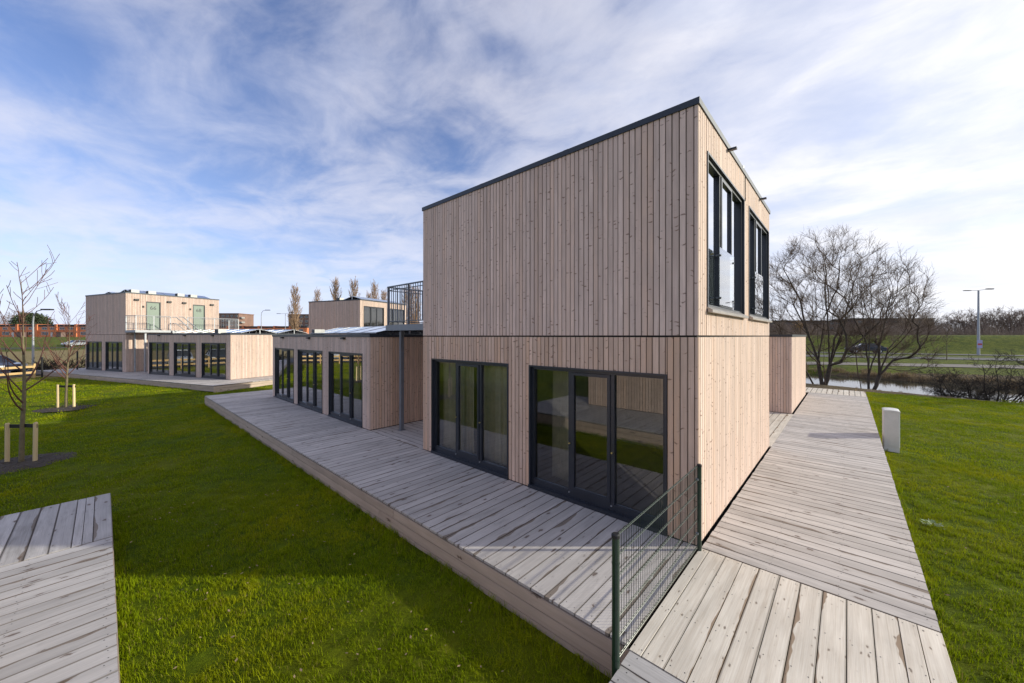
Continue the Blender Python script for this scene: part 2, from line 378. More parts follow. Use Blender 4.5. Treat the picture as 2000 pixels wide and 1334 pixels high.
class MB:
    def __init__(s): s.v = []; s.f = []; s.uv = []; s.mi = []
    def face(s, pts, uvs=None, mi=0):
        n = len(s.v); s.v += [tuple(p) for p in pts]; s.f.append(tuple(range(n, n + len(pts))))
        s.uv.append(uvs or [(0, 0)] * len(pts)); s.mi.append(mi)
    def box(s, x0, x1, y0, y1, z0, z1, mi=0):
        n = len(s.v)
        s.v += [(x0, y0, z0), (x1, y0, z0), (x1, y1, z0), (x0, y1, z0), (x0, y0, z1), (x1, y0, z1), (x1, y1, z1), (x0, y1, z1)]
        for q in ((3, 2, 1, 0), (4, 5, 6, 7), (0, 1, 5, 4), (1, 2, 6, 5), (2, 3, 7, 6), (3, 0, 4, 7)):
            s.f.append(tuple(n + i for i in q)); s.uv.append([(0, 0)] * 4); s.mi.append(mi)
    def board(s, o, ax, ay, az, L, W, T, ch=0.003, mi=0):
        """a chamfered board: o = middle of one end at the back face, ax along, ay across, az outwards"""
        o, ax, ay, az = Vector(o), Vector(ax), Vector(ay), Vector(az)
        h = W / 2
        prof = [(-h, 0), (-h, T - ch), (-h + ch, T), (h - ch, T), (h, T - ch), (h, 0)]
        n = len(s.v)
        for u in (0, L):
            for (y, z) in prof: s.v.append(tuple(o + ax * u + ay * y + az * z))
        pv = [-h - T, -h - ch, -h, h, h + ch, h + T]
        for i in range(6):
            j = (i + 1) % 6
            s.f.append((n + i, n + 6 + i, n + 6 + j, n + j))
            a, b_ = (pv[i], pv[j]) if i < 5 else (h, -h)
            s.uv.append([(0, a), (L, a), (L, b_), (0, b_)]); s.mi.append(mi)
        for u, off, idx in ((0, 0, range(6)), (L, 6, range(5, -1, -1))):
            s.f.append(tuple(n + off + i for i in idx)); s.uv.append([(u, prof[i][0]) for i in idx]); s.mi.append(mi)
    def tube(s, pts, rad, n=6, cap=True, mi=0):
        """tapered tube through points"""
        pts = [Vector(p) for p in pts]
        if not hasattr(rad, '__len__'): rad = [rad] * len(pts)
        base = len(s.v)
        ref = None
        for i, p in enumerate(pts):
            d = (pts[min(i + 1, len(pts) - 1)] - pts[max(i - 1, 0)])
            d = d.normalized() if d.length > 1e-9 else Vector((0, 0, 1))
            if ref is None:
                ref = d.orthogonal().normalized()
            a = (ref - d * ref.dot(d))
            a = a.normalized() if a.length > 1e-6 else d.orthogonal().normalized()
            ref = a
            b_ = d.cross(a)
            for q in range(n):
                t = 2 * PI * q / n
                s.v.append(tuple(p + (a * math.cos(t) + b_ * math.sin(t)) * rad[i]))
        for i in range(len(pts) - 1):
            for q in range(n):
                q2 = (q + 1) % n
                s.f.append((base + i * n + q, base + i * n + q2, base + (i + 1) * n + q2, base + (i + 1) * n + q))
                s.uv.append([(0, 0)] * 4); s.mi.append(mi)
        if cap:
            s.f.append(tuple(base + q for q in range(n - 1, -1, -1))); s.uv.append([(0, 0)] * n); s.mi.append(mi)
            e = base + (len(pts) - 1) * n
            s.f.append(tuple(e + q for q in range(n))); s.uv.append([(0, 0)] * n); s.mi.append(mi)
    def prism(s, poly, y0, y1, mi=0, axis='y'):
        """polygon in (x, z) extruded along y"""
        n = len(s.v); k_ = len(poly)
        for yy in (y0, y1):
            for (a, b_) in poly:
                s.v.append((a, yy, b_) if axis == 'y' else (yy, a, b_))
        s.f.append(tuple(n + i for i in range(k_))); s.uv.append([(0, 0)] * k_); s.mi.append(mi)
        s.f.append(tuple(n + k_ + i for i in range(k_ - 1, -1, -1))); s.uv.append([(0, 0)] * k_); s.mi.append(mi)
        for i in range(k_):
            j = (i + 1) % k_
            s.f.append((n + j, n + i, n + k_ + i, n + k_ + j)); s.uv.append([(0, 0)] * 4); s.mi.append(mi)
    def mesh(s, name, mats, smooth=False, fix=False):
        me = bpy.data.meshes.new(name)
        me.from_pydata(s.v, [], s.f)
        uvl = me.uv_layers.new(name='UVMap')
        flat = [c for fu in s.uv for p in fu for c in p]
        uvl.data.foreach_set('uv', flat)
        for mm in (mats if isinstance(mats, (list, tuple)) else [mats]): me.materials.append(M[mm])
        me.polygons.foreach_set('material_index', s.mi)
        if smooth: me.polygons.foreach_set('use_smooth', [True] * len(me.polygons))
        if fix:
            bm = bmesh.new(); bm.from_mesh(me); bmesh.ops.recalc_face_normals(bm, faces=bm.faces); bm.to_mesh(me); bm.free()
        me.update()
        return me
    def build(s, name, mats, parent=None, smooth=False, fix=False, **kw):
        return put(s.mesh(name, mats, smooth, fix), name, parent, **kw)


def put(me, name, parent=None, loc=None, mat=None, label=None, cat=None, group=None, kind=None):
    o = bpy.data.objects.new(name, me)
    COL.objects.link(o)
    if parent is not None: o.parent = parent
    if mat is not None: o.matrix_local = mat
    elif loc is not None: o.location = loc
    tag(o, label, cat, group, kind)
    return o


def tag(o, label=None, cat=None, group=None, kind=None):
    for a, b_ in (('label', label), ('category', cat), ('group', group), ('kind', kind)):
        if b_: o[a] = b_
    return o


def thing(name, label, cat, loc=(0, 0, 0), rz=0.0, group=None, kind=None):
    o = bpy.data.objects.new(name, None)
    COL.objects.link(o)
    o.empty_display_size = 0.2
    o.location = loc
    o.rotation_euler = (0, 0, rz)
    return tag(o, label, cat, group, kind)


def dup(root, loc, rz, label, group=None, sc=1.0):
    """copy of a thing with copies of its parts and their sub-parts"""
    r = root.copy(); COL.objects.link(r)
    r.location = loc; r.rotation_euler = (0, 0, rz); r.scale = (sc, sc, sc)
    r['label'] = label
    if group: r['group'] = group
    for ch in list(root.children):
        c = ch.copy(); COL.objects.link(c); c.parent = r
        for g in list(ch.children):
            d = g.copy(); COL.objects.link(d); d.parent = c
    return r


def frame_m(o, ax, ay, az):
    ax, ay, az = Vector(ax), Vector(ay), Vector(az)
    return Matrix(((ax.x, ay.x, az.x, o[0]), (ax.y, ay.y, az.y, o[1]), (ax.z, ay.z, az.z, o[2]), (0, 0, 0, 1)))


_boards = {}


def board_mesh(name, L, W, T, mat, ch=0.003):
    key = (name, round(L, 3), round(W, 3), round(T, 3), mat)
    if key not in _boards:
        mb = MB(); mb.board((0, 0, 0), (1, 0, 0), (0, 1, 0), (0, 0, 1), L, W, T, ch)
        _boards[key] = mb.mesh(name, mat)
    return _boards[key]


# ------------------------------------------------------------------ terrain


def sm(a, b_, x):
    t = np.clip((x - a) / (b_ - a), 0, 1)
    return t * t * (3 - 2 * t)


def ground_z(x, y):
    x = np.asarray(x, float); y = np.asarray(y, float)
    z = np.full(np.broadcast(x, y).shape, -0.4)
    z = z + 0.2 * sm(21, 25.5, y) * (1 - sm(20, 30, x))
    cy = 1 - sm(32, 46, y)
    xs = x - 0.36 * np.clip(y + 8, -8, 12)
    dep = -0.10 * sm(23.8, 24.6, x) - 0.55 * sm(23.8, 28.2, xs) - 0.85 * sm(27.4, 29.4, xs) + 1.15 * sm(38.6, 40.6, xs) + 0.35 * sm(40.6, 44, xs)
    z = z + dep * cy
    z = z + 0.4 * sm(44, 58, x) * (1 - 0.0 * y)
    z = z + 0.4 * sm(60, 110, y) * (1 - sm(44, 58, x))
    s1 = (x - 61.5) * 0.969 + (y + 3.6) * 0.246
    s2 = (x + 8.1) * -0.56 + (y - 130.7) * 0.829
    z = z + 0.12 * sm(4, 8, s1)
    d1 = 2.75 * sm(13.5, 25, s1) * (1 - sm(70, 110, y))
    d2 = 2.10 * sm(6, 22, s2)
    return z + np.maximum(d1, d2)


def gz(x, y): return float(ground_z(x, y))


def axis(lo, hi, fine_lo, fine_hi, fs, mid=4.0):
    a = list(np.arange(fine_lo, fine_hi + 1e-6, fs))
    v_ = fine_hi; st = fs
    while v_ < hi: st = min(st * 1.22, 90); v_ += st; a.append(v_)
    v_ = fine_lo; st = fs
    while v_ > lo: st = min(st * 1.22, 90); v_ -= st; a.insert(0, v_)
    return np.array(a)


gx = axis(-900, 1700, -22, 96, 0.8)
gy = axis(-900, 1700, -24, 62, 0.8)
GX, GY = np.meshgrid(gx, gy)
GZ = ground_z(GX, GY)
rs = np.random.RandomState(3)
jit = rs.uniform(-0.012, 0.012, GZ.shape)
GZ = GZ + jit
nx, ny = len(gx), len(gy)
verts = np.stack([GX.ravel(), GY.ravel(), GZ.ravel()], 1)
ii, jj = np.meshgrid(np.arange(ny - 1), np.arange(nx - 1), indexing='ij')
a0 = (ii * nx + jj).ravel()
faces = np.stack([a0, a0 + 1, a0 + nx + 1, a0 + nx], 1)
me = bpy.data.meshes.new('ground')
me.from_pydata(verts.tolist(), [], faces.tolist())
me.polygons.foreach_set('use_smooth', [True] * len(me.polygons))
me.materials.append(M['ground'])
put(me, 'ground', kind='structure', label='green lawn running out to the canal bank, fields and dyke')

mb = MB(); mb.face([(24.5, -90, -1.10), (46.5, -90, -1.10), (46.5, 44, -1.10), (24.5, 44, -1.10)])
mb.build('canal_water', 'water', kind='structure', label='pale canal water reflecting the bright sky')


def strip(name, p0, p1, w0, w1, dz, mat, label, step=3.0):
    """a draped band along the line p0-p1, from offset w0 to w1 (left of the direction is positive)"""
    p0, p1 = Vector(p0), Vector(p1)
    d = (p1 - p0); L = d.length; d.normalize(); nrm = Vector((-d.y, d.x))
    mb = MB(); n = int(L / step); m_ = 4
    rows = []
    for i in range(n + 1):
        row = []
        for j in range(m_ + 1):
            q = p0 + d * (L * i / n) + nrm * (w0 + (w1 - w0) * j / m_)
            row.append((q.x, q.y, gz(q.x, q.y) + dz))
        rows.append(row)
    for i in range(n):
        for j in range(m_):
            mb.face([rows[i][j], rows[i + 1][j], rows[i + 1][j + 1], rows[i][j + 1]])
    return mb.build(name, mat, kind='structure', label=label, fix=True)


# right-hand road, along (0.246, -0.969) through (61.5, -3.6); positive offset = towards the dyke
RA, RB = (61.5 - 0.246 * 60, -3.6 + 0.969 * 60), (61.5 + 0.246 * 110, -3.6 - 0.969 * 110)
strip('road', RA, RB, -3.0, 3.0, 0.06, 'asphalt', 'grey road running past the canal')
strip('road', RA, RB, 8.2, 11.8, 0.06, 'asphalt', 'far carriageway below the dyke with the dark car on it')
strip('kerb', RA, RB, 3.03, 3.3, 0.16, 'kerb', 'pale kerb on the far side of the near road')
strip('path', RA, RB, -13.2, -10.4, 0.05, 'gravel_path', 'pinkish gravel path between the canal and the road')
LA, LB = (-8.1 - 0.829 * 130, 130.7 - 0.56 * 130), (-8.1 + 0.829 * 60, 130.7 + 0.56 * 60)
strip('road', LA, LB, -8.0, -4.5, 0.06, 'asphalt', 'grey road below the grassy dyke on the far left')
strip('road', LA, LB, 0.5, 4.0, 0.06, 'asphalt', 'far carriageway on the left with the silver car on it')
# car park behind the timber fence
mb = MB(); 
for i in range(10):
    for j in range(6):
        u0, u1, v0, v1 = i * 3.4, (i + 1) * 3.4, j * 2.6, (j + 1) * 2.6
        q = []
        for (uu, vv) in ((u0, v0), (u1, v0), (u1, v1), (u0, v1)):
            x = -5.5 - 0.75 * uu - 0.66 * vv; y = 45.8 - 0.66 * uu + 0.75 * vv
            q.append((x, y, gz(x, y) + 0.06))
        mb.face(q)
mb.build('car_park', 'asphalt', kind='structure', label='asphalt car park behind the timber fence', fix=True)


# ------------------------------------------------------------------ decks
def deck(name, label, x0, x1, y0, y1, along, pitch=0.188, mat='deck', z=0.0, loc=None, rz=0.0, th=0.028, gap=0.006, widths=None, seed=1, screws=True, drop=0.36, joints=None):
    """a run of deck boards; along = 'x' or 'y' is the direction the boards run in"""
    rnd = random.Random(seed)
    root = thing(name, label, None, loc or (0, 0, 0), rz, kind='structure')
    a0, a1 = (x0, x1) if along == 'x' else (y0, y1)      # along
    c0, c1 = (y0, y1) if along == 'x' else (x0, x1)      # across
    n = max(1, round((c1 - c0) / pitch))
    edges = [c0 + (c1 - c0) * i / n for i in range(n + 1)] if widths is None else widths
    sc = MB()
    for i in range(len(edges) - 1):
        e0, e1 = edges[i], edges[i + 1]
        wd_ = round(e1 - e0 - gap, 3)
        mid_ = (e0 + e1) / 2
        dz = rnd.uniform(-0.0015, 0.001)
        spans = [(a0, a1)]
        if joints: 
            jn = joints[i % len(joints)]
            if jn: spans = [(a0, jn - 0.002), (jn + 0.002, a1)]
        for (b0, b1) in spans:
            e_ = rnd.uniform(0, 0.008)
            L = round(b1 - b0 - 0.008, 2)
            me = board_mesh('deck_board', L, wd_, th, mat, 0.0015)
            if along == 'x': mt = frame_m((b0 + e_, mid_, z - th + dz), (1, 0, 0), (0, 1, 0), (0, 0, 1))
            else: mt = frame_m((mid_, b0 + e_, z - th + dz), (0, 1, 0), (-1, 0, 0), (0, 0, 1))
            put(me, 'deck_board', root, mat=mt)
        if screws:
            k_ = int((a1 - a0) / 0.6)
            for q in range(k_ + 1):
                aa = a0 + 0.07 + (a1 - a0 - 0.14) * q / max(1, k_)
                for sd in (-1, 1):
                    cc = mid_ + sd * wd_ * 0.31 + rnd.uniform(-0.008, 0.008)
                    aa2 = aa + rnd.uniform(-0.02, 0.02)
                    cx_, cy_ = (aa2, cc) if along == 'x' else (cc, aa2)
                    zt = z + dz + 0.0012
                    sc.face([(cx_ + 0.0055 * math.cos(t * PI / 3), cy_ + 0.0055 * math.sin(t * PI / 3), zt) for t in range(6)])
    if screws:
        o = sc.build('screw_heads', 'screw', root); o['kind'] = 'stuff'
    # bearers below the boards
    jb = MB()
    k_ = max(1, int((a1 - a0) / 0.6))
    for q in range(k_ + 1):
        aa = a0 + 0.05 + (a1 - a0 - 0.1) * q / k_
        if along == 'x': jb.box(aa - 0.022, aa + 0.022, c0 + 0.03, c1 - 0.03, z - drop, z - th - 0.004)
        else: jb.box(c0 + 0.03, c1 - 0.03, aa - 0.022, aa + 0.022, z - drop, z - th - 0.004)
    jb.build('joists', 'membrane', root)
    return root


def fascia(root, x0, y0, x1, y1, z, rows=(0.145, 0.145, 0.145), out=None, seed=1, seg=4.8, mat='fascia', top_gap=0.042):
    """boards on edge below a deck edge, running from (x0, y0) to (x1, y1); out = outward unit vector"""
    rnd = random.Random(seed)
    d = Vector((x1 - x0, y1 - y0, 0)); L = d.length; d.normalize()
    o = Vector((out[0], out[1], 0))
    zt = z - top_gap
    for ri, hgt in enumerate(rows):
        a = 0.0
        cut = rnd.uniform(1.2, seg)
        while a < L - 0.02:
            b_ = min(L, a + cut); cut = seg
            if L - b_ < 0.5: b_ = L
            me = board_mesh('fascia_board', round(b_ - a - 0.006, 2), hgt - 0.004, 0.026, mat)
            org = Vector((x0, y0, zt - hgt / 2)) + d * a
            put(me, 'fascia_board', root, mat=frame_m(org, d, o.cross(d), o))
            a = b_
        zt -= hgt


# terrace in front of the two-storey house and its low neighbour
dk = deck('timber_deck', 'weathered grey board terrace in front of the cabins, above the lawn', -2.08, -0.004, 0.0, 20.4, 'x', seed=2)
fascia(dk, -2.055, 20.4, -2.055, -0.02, 0.0, out=(-1, 0), seed=4)
fascia(dk, 6.0, 20.375, -2.05, 20.375, 0.0, out=(0, 1), seed=5)
deck('timber_deck', 'grey boards between the two-storey cabin and the low cabin, under the balcony', 0.0, 6.0, 6.21, 8.84, 'y', seed=3, screws=False)
deck('timber_deck', 'grey boards behind the far end of the low cabin', 0.0, 6.0, 18.07, 20.4, 'x', seed=13, screws=False)
# walkway on the sunny side
dk = deck('timber_walkway', 'grey cross-boarded walkway along the sunny side of the two-storey cabin', 0.006, 17.9, -2.09, -0.035, 'y', seed=6)
fascia(dk, 0.0, -2.065, 20.1, -2.065, 0.0, out=(0, -1), seed=7)
deck('timber_walkway', 'pale boards closing the far end of the walkway by the canal bank', 17.905, 20.05, -2.09, 0.32, 'x', mat='deck_pale', pitch=0.2, seed=8, screws=False)
deck('timber_walkway', 'pale boards in the passage between the two-storey cabin and the low store', 5.95, 11.06, -0.05, 3.0, 'x', mat='deck_pale', seed=9, screws=False)
deck('timber_walkway', 'broad pale boards with dark stains at the front corner, beside the wire fence', -2.11, 0.0, -2.09, -0.02, 'x', mat='deck_pale', seed=10,
     widths=[-2.09, -1.93, -1.803, -1.621, -1.435, -1.246, -1.055, -0.87, -0.668, -0.496, -0.318, -0.128, -0.02])
dk = deck('timber_walkway', 'dark grey boards below the wire fence at the bottom of the frame', -9.0, -2.116, -2.2, -0.03, 'y', seed=11, mat='deck_dark')
fascia(dk, -2.1, -0.052, -5.12, -0.052, 0.0, out=(0, 1), seed=12)
# deck of the cabin across the lawn
dk = deck('timber_deck', 'bluish grey boards at the near corner of the deck across the lawn', -9.3, -5.12, 6.04, 8.13, 'y', seed=14, mat='deck_dark',
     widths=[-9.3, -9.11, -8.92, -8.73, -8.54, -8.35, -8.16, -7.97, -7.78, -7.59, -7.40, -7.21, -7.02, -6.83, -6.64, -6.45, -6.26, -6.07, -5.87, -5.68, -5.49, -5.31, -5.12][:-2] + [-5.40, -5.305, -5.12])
fascia(dk, -5.145, 8.13, -5.145, 6.04, 0.0, out=(1, 0), seed=15)
fascia(dk, -9.3, 8.105, -5.12, 8.105, 0.0, out=(0, 1), seed=16)
dk = deck('timber_deck', 'grey cross-laid boards of the deck in the bottom left corner', -7.74, -5.12, -0.02, 6.03, 'x', seed=17, mat='deck_dark')
fascia(dk, -5.145, 6.03, -5.145, 0.0, 0.0, out=(1, 0), seed=18)

# ------------------------------------------------------------------ windows
WW, WH = 2.46, 2.19          # a standard three-light window


def rect_ring(mb, x0, x1, z0, z1, y0, y1, t, tb=None):
    tb = t if tb is None else tb
    mb.box(x0, x0 + t, y0, y1, z0, z1)
    mb.box(x1 - t, x1, y0, y1, z0, z1)
    mb.box(x0 + t, x1 - t, y0, y1, z1 - t, z1)
    mb.box(x0 + t, x1 - t, y0, y1, z0, z0 + tb)


_win = {}


def window_meshes(W, H, rec, floor):
    key = (W, H, rec, floor)
    if key in _win: return _win[key]
    r = {}
    mb = MB()                                    # reveal lining, standing a little proud of the boards, and the fixed frame
    t = 0.028
    rect_ring(mb, 0, W, 0, H, -0.012, rec, t)
    rect_ring(mb, t, W - t, t, H - t, rec - 0.002, rec + 0.07, 0.045, 0.10 if floor else 0.05)
    r['window'] = mb.mesh('window', 'metal_dark')
    b0 = t + (0.10 if floor else 0.05)
    zt = H - t - 0.045
    xl, xr = t + 0.045, W - t - 0.045
    m1, m2 = xl + (xr - xl) / 3, xl + 2 * (xr - xl) / 3
    mb = MB(); mb.box(-0.032, 0.032, rec + 0.003, rec + 0.066, 0, zt - b0)
    r['mullion'] = mb.mesh('mullion', 'metal_dark'); r['mull_pos'] = [(m1, 0, b0), (m2, 0, b0)]
    mb = MB(); rect_ring(mb, m1 + 0.034, m2 - 0.034, b0 + 0.004, zt - 0.004, rec - 0.014, rec + 0.04, 0.05, 0.07)
    r['sash'] = mb.mesh('sash', 'metal_dark')
    pans = [(xl + 0.001, m1 - 0.033, b0 + 0.001, zt - 0.001, rec + 0.045), (m1 + 0.084, m2 - 0.084, b0 + 0.075, zt - 0.055, rec + 0.02), (m2 + 0.033, xr - 0.001, b0 + 0.001, zt - 0.001, rec + 0.045)]
    r['pane'] = []
    for (a, b_, c, d, yy) in pans:
        mb = MB(); mb.face([(a, yy, c), (b_, yy, c), (b_, yy, d), (a, yy, d)])
        r['pane'].append(mb.mesh('pane', 'glass'))
    # thin bright glazing beads at the foot of each pane
    r['bead'] = []
    for (a, b_, c, d, yy) in pans:
        mb = MB(); mb.box(a + 0.002, b_ - 0.002, yy - 0.008, yy - 0.002, c, c + 0.006)
        r['bead'].append(mb.mesh('glazing_bead', 'steel_grey'))
    mb = MB(); mb.tube([(0, rec - 0.03, 0), (0, rec - 0.002, 0)], 0.013, 8)
    r['knob'] = mb.mesh('handle', 'brass'); r['knob_pos'] = [(m1, 0, H * 0.42), (m2, 0, H * 0.42)]
    mb = MB(); mb.tube([(0, rec - 0.018, 0), (0, rec + 0.002, 0)], 0.012, 8)
    r['lock'] = mb.mesh('drain_cap', 'alu'); r['lock_pos'] = [(m1 - 0.01, 0, 0.10), (m2 - 0.01, 0, 0.10)]
    mb = MB()
    if floor: mb.box(-0.005, W + 0.005, -0.03, rec - 0.004, -0.03, 0.026)
    else:
        mb.prism([(-0.075, -0.045), (-0.075, -0.010), (rec - 0.004, 0.052), (rec - 0.004, 0.030), (-0.014, -0.003), (-0.014, -0.045)], -0.012, W + 0.012, axis='x')
    r['sill'] = mb.mesh('sill', 'metal_dark' if floor else 'sill_metal', fix=True)
    _win[key] = r
    return r


def add_window(bld, o, h, z, W=WW, H=WH, rec=0.13, floor=True, detail=True):
    """o = lower left outside corner, h = horizontal direction seen from outside"""
    r = window_meshes(W, H, rec, floor)
    hx, hy = h
    mt = frame_m((o[0], o[1], z), (hx, hy, 0), (-hy, hx, 0), (0, 0, 1))
    wn = put(r['window'], 'window', bld, mat=mt)
    for p in r['mull_pos']: put(r['mullion'], 'mullion', wn, loc=p)
    put(r['sash'], 'sash', wn)
    for p in r['pane']: put(p, 'pane', wn)
    put(r['sill'], 'sill', wn)
    if detail:
        for p in r['bead']: put(p, 'glazing_bead', wn)
        for p in r['knob_pos']: put(r['knob'], 'handle', wn, loc=p)
        for p in r['lock_pos']: put(r['lock'], 'drain_cap', wn, loc=p)
    return wn


# ------------------------------------------------------------------ cabins
def cut(spans, lo, hi):
    out = []
    for a, b_ in spans:
        if hi <= a or lo >= b_: out.append((a, b_)); continue
        if lo > a: out.append((a, lo))
        if hi < b_: out.append((hi, b_))
    return out


def clad_facade(bld, o, h, W, strips, ops, mode, budget, s0=0.0, s1=None, pitch=0.085, seed=1, T=0.022, warm=False):
    """vertical boards; o = left bottom corner outside, h = to the right seen from outside; ops = [(s0, s1, z0, z1)]"""
    rnd = random.Random(seed)
    s1 = W if s1 is None else s1
    hx, hy = h
    H_, N_ = Vector((hx, hy, 0)), Vector((hy, -hx, 0))
    up = Vector((0, 0, 1))
    mb = MB()
    for si, (z0, z1) in enumerate(strips):
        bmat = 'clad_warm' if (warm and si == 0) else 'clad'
        s = s0
        while s < s1 - 0.012:
            wd_ = rnd.choice((0.078, 0.085, 0.085, 0.085, 0.098)) if pitch == 0.085 else pitch
            e = min(s1, s + wd_)
            for op in ops:                       # stop a board at the side of an opening
                if op[2] < z1 and op[3] > z0:
                    for q in (op[0], op[1]):
                        if s + 0.03 < q < e - 1e-4 or (q - 0.03 < e and s + 0.012 < q <= e): e = q
            if s1 - e < 0.03: e = s1
            spans = [(z0, z1)]
            mid_ = (s + e) / 2
            for op in ops:
                if op[0] < mid_ < op[1]: spans = cut(spans, op[2], op[3])
            pw = round(e - s - (0.0085 if mode == 'parts' or pitch == 0.085 else 0.014), 3)
            for (a, b_) in spans:
                if b_ - a < 0.03 or pw < 0.008: continue
                org = Vector((o[0], o[1], a)) + H_ * mid_ - N_ * (T + 0.0005 + rnd.uniform(0, 0.0015))
                if mode == 'parts' and budget[0] > 0:
                    budget[0] -= 1
                    put(board_mesh('cladding_board', round(b_ - a, 2), pw, T, bmat, 0.005), 'cladding_board', bld, mat=frame_m(org, up, H_.cross(Vector((0, 0, -1))) * 0 + N_.cross(up), N_))
                else:
                    mb.board(org, up, N_.cross(up), N_, b_ - a, pw, T, 0.005)
            s = e
    if mb.f:
        q = mb.build('cladding_boards', 'clad', bld); q['kind'] = 'stuff'


def wall_panel(mb, o, h, s0, s1, z0, z1, ops, d0, d1):
    """a wall with openings, from depth d0 to d1 behind the outside face; material 0 outside, 1 inside"""
    hx, hy = h
    ss = sorted({s0, s1, *[q for op in ops for q in op[:2]]})
    zs = sorted({z0, z1, *[min(max(q, z0), z1) for op in ops for q in op[2:]]})
    def P(s, d, z): return (o[0] + hx * s - hy * d, o[1] + hy * s + hx * d, z)
    for i in range(len(ss) - 1):
        for j in range(len(zs) - 1):
            a, b_, c, d = ss[i], ss[i + 1], zs[j], zs[j + 1]
            if d - c < 1e-6: continue
            ms, mz = (a + b_) / 2, (c + d) / 2
            if any(op[0] < ms < op[1] and op[2] < mz < op[3] for op in ops): continue
            mb.face([P(a, d0, c), P(b_, d0, c), P(b_, d0, d), P(a, d0, d)], mi=0)
            mb.face([P(b_, d1, c), P(a, d1, c), P(a, d1, d), P(b_, d1, d)], mi=1)
    for op in ops:                               # jambs
        a, b_, c, d = op[0], op[1], max(op[2], z0), min(op[3], z1)
        mb.face([P(a, d0, c), P(a, d1, c), P(a, d1, d), P(a, d0, d)], mi=0)
        mb.face([P(b_, d1, c), P(b_, d0, c), P(b_, d0, d), P(b_, d1, d)], mi=0)
        mb.face([P(a, d1, d), P(b_, d1, d), P(b_, d0, d), P(a, d0, d)], mi=0)
        mb.face([P(a, d0, c), P(b_, d0, c), P(b_, d1, c), P(a, d1, c)], mi=0)


def cabin(name, label, loc, rz, D, L, two, front=(), end=(), end_up=(), far_up=(), front_mode='parts', end_mode='parts', group=None, rec=0.03, doors_far=(), budget=300, sides=('back', 'far'), detail=True):
    """a timber module house: front faces -x, end faces -y; front etc. list windows by the distance of their left edge seen from outside.
    doors_far/end_up entries of 4 numbers are bare door openings"""
    bld = thing(name, label, 'house', loc, rz, group)
    H = 5.86 if two else 2.80
    zt = H - 0.085
    seam = 2.745
    strips = [(0.012, seam - 0.012), (seam + 0.012, zt)] if two else [(0.012, zt)]
    def op(s, z0): return (s, s + WW, z0, z0 + WH)
    fo = [op(s, 0.03) for s in front]
    eo = [op(s, 0.03) for s in end] + [e if len(e) == 4 else op(e[0], 3.12) for e in end_up]
    ro = [e if len(e) == 4 else op(e[0], 3.12) for e in far_up]
    bud = [budget]
    F = {'front': ((0, L), (0, -1), L, fo), 'end': ((0, 0), (1, 0), D, eo), 'back': ((D, 0), (0, 1), L, []), 'far': ((D, L), (-1, 0), D, ro)}
    for key, (o, h, W, ops) in F.items():
        mode = front_mode if key == 'front' else end_mode if key == 'end' else 'stuff'
        ins = 0.0225 if key in ('end', 'far') else 0.0
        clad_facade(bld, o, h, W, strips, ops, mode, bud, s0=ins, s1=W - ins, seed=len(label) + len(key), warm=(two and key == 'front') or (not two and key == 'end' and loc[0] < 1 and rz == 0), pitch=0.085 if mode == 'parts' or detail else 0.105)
    mb = MB()
    for key, (o, h, W, ops) in F.items():
        ins = 0.034 if key in ('end', 'far') else 0.028
        wall_panel(mb, o, h, ins, W - ins, -0.3, zt, ops, 0.028, 0.20)
    mb.build('wall', ['membrane', 'plaster'], bld)
    mb = MB(); mb.box(0.19, D - 0.19, 0.19, L - 0.19, -0.1, 0.06); mb.build('inner_floor', 'floor_in', bld)
    if two:
        mb = MB(); mb.box(0.19, D - 0.19, 0.19, L - 0.19, 2.5, 2.98); mb.build('upper_floor', 'plaster', bld)
    # party walls between the three-metre modules keep the rooms dim, as they are
    mb = MB(); mb.box(D * 0.62, D * 0.62 + 0.1, 0.2, L - 0.2, 0.06, zt - 0.25); mb.build('inner_wall', 'plaster', bld)
    # roof deck and edge trim
    mb = MB(); mb.box(0.03, D - 0.03, 0.03, L - 0.03, zt - 0.22, H - 0.05); mb.build('roof', 'roof_felt', bld)
    mb = MB(); e = 0.018; t = 0.055
    mb.box(-e, t, -e, L + e, H - 0.085, H); mb.box(D - t, D + e, -e, L + e, H - 0.085, H)
    mb.box(t, D - t, -e, t, H - 0.085, H); mb.box(t, D - t, L - t, L + e, H - 0.085, H)
    mb.build('roof_trim', 'roof_metal', bld)
    for s in front: add_window(bld, (0, L - s), (0, -1), 0.03, rec=rec, detail=detail)
    for s in end: add_window(bld, (s, 0), (1, 0), 0.03, rec=rec, detail=detail)
    for e_ in end_up:
        if len(e_) < 4: add_window(bld, (e_[0], 0), (1, 0), 3.12, rec=0.03, floor=False, detail=detail)
    for e_ in far_up:
        if len(e_) < 4: add_window(bld, (D - e_[0], L), (-1, 0), 3.12, rec=0.03, floor=False, detail=detail)
    return bld


main = cabin('timber_cabin', 'tall two-storey larch-clad cabin in the middle, nearest the camera', (0, 0, 0), 0, 5.92, 6.195, True,
             front=(0.36, 3.335), end_up=((0.40,), (3.31,)), budget=300, rec=0.055)
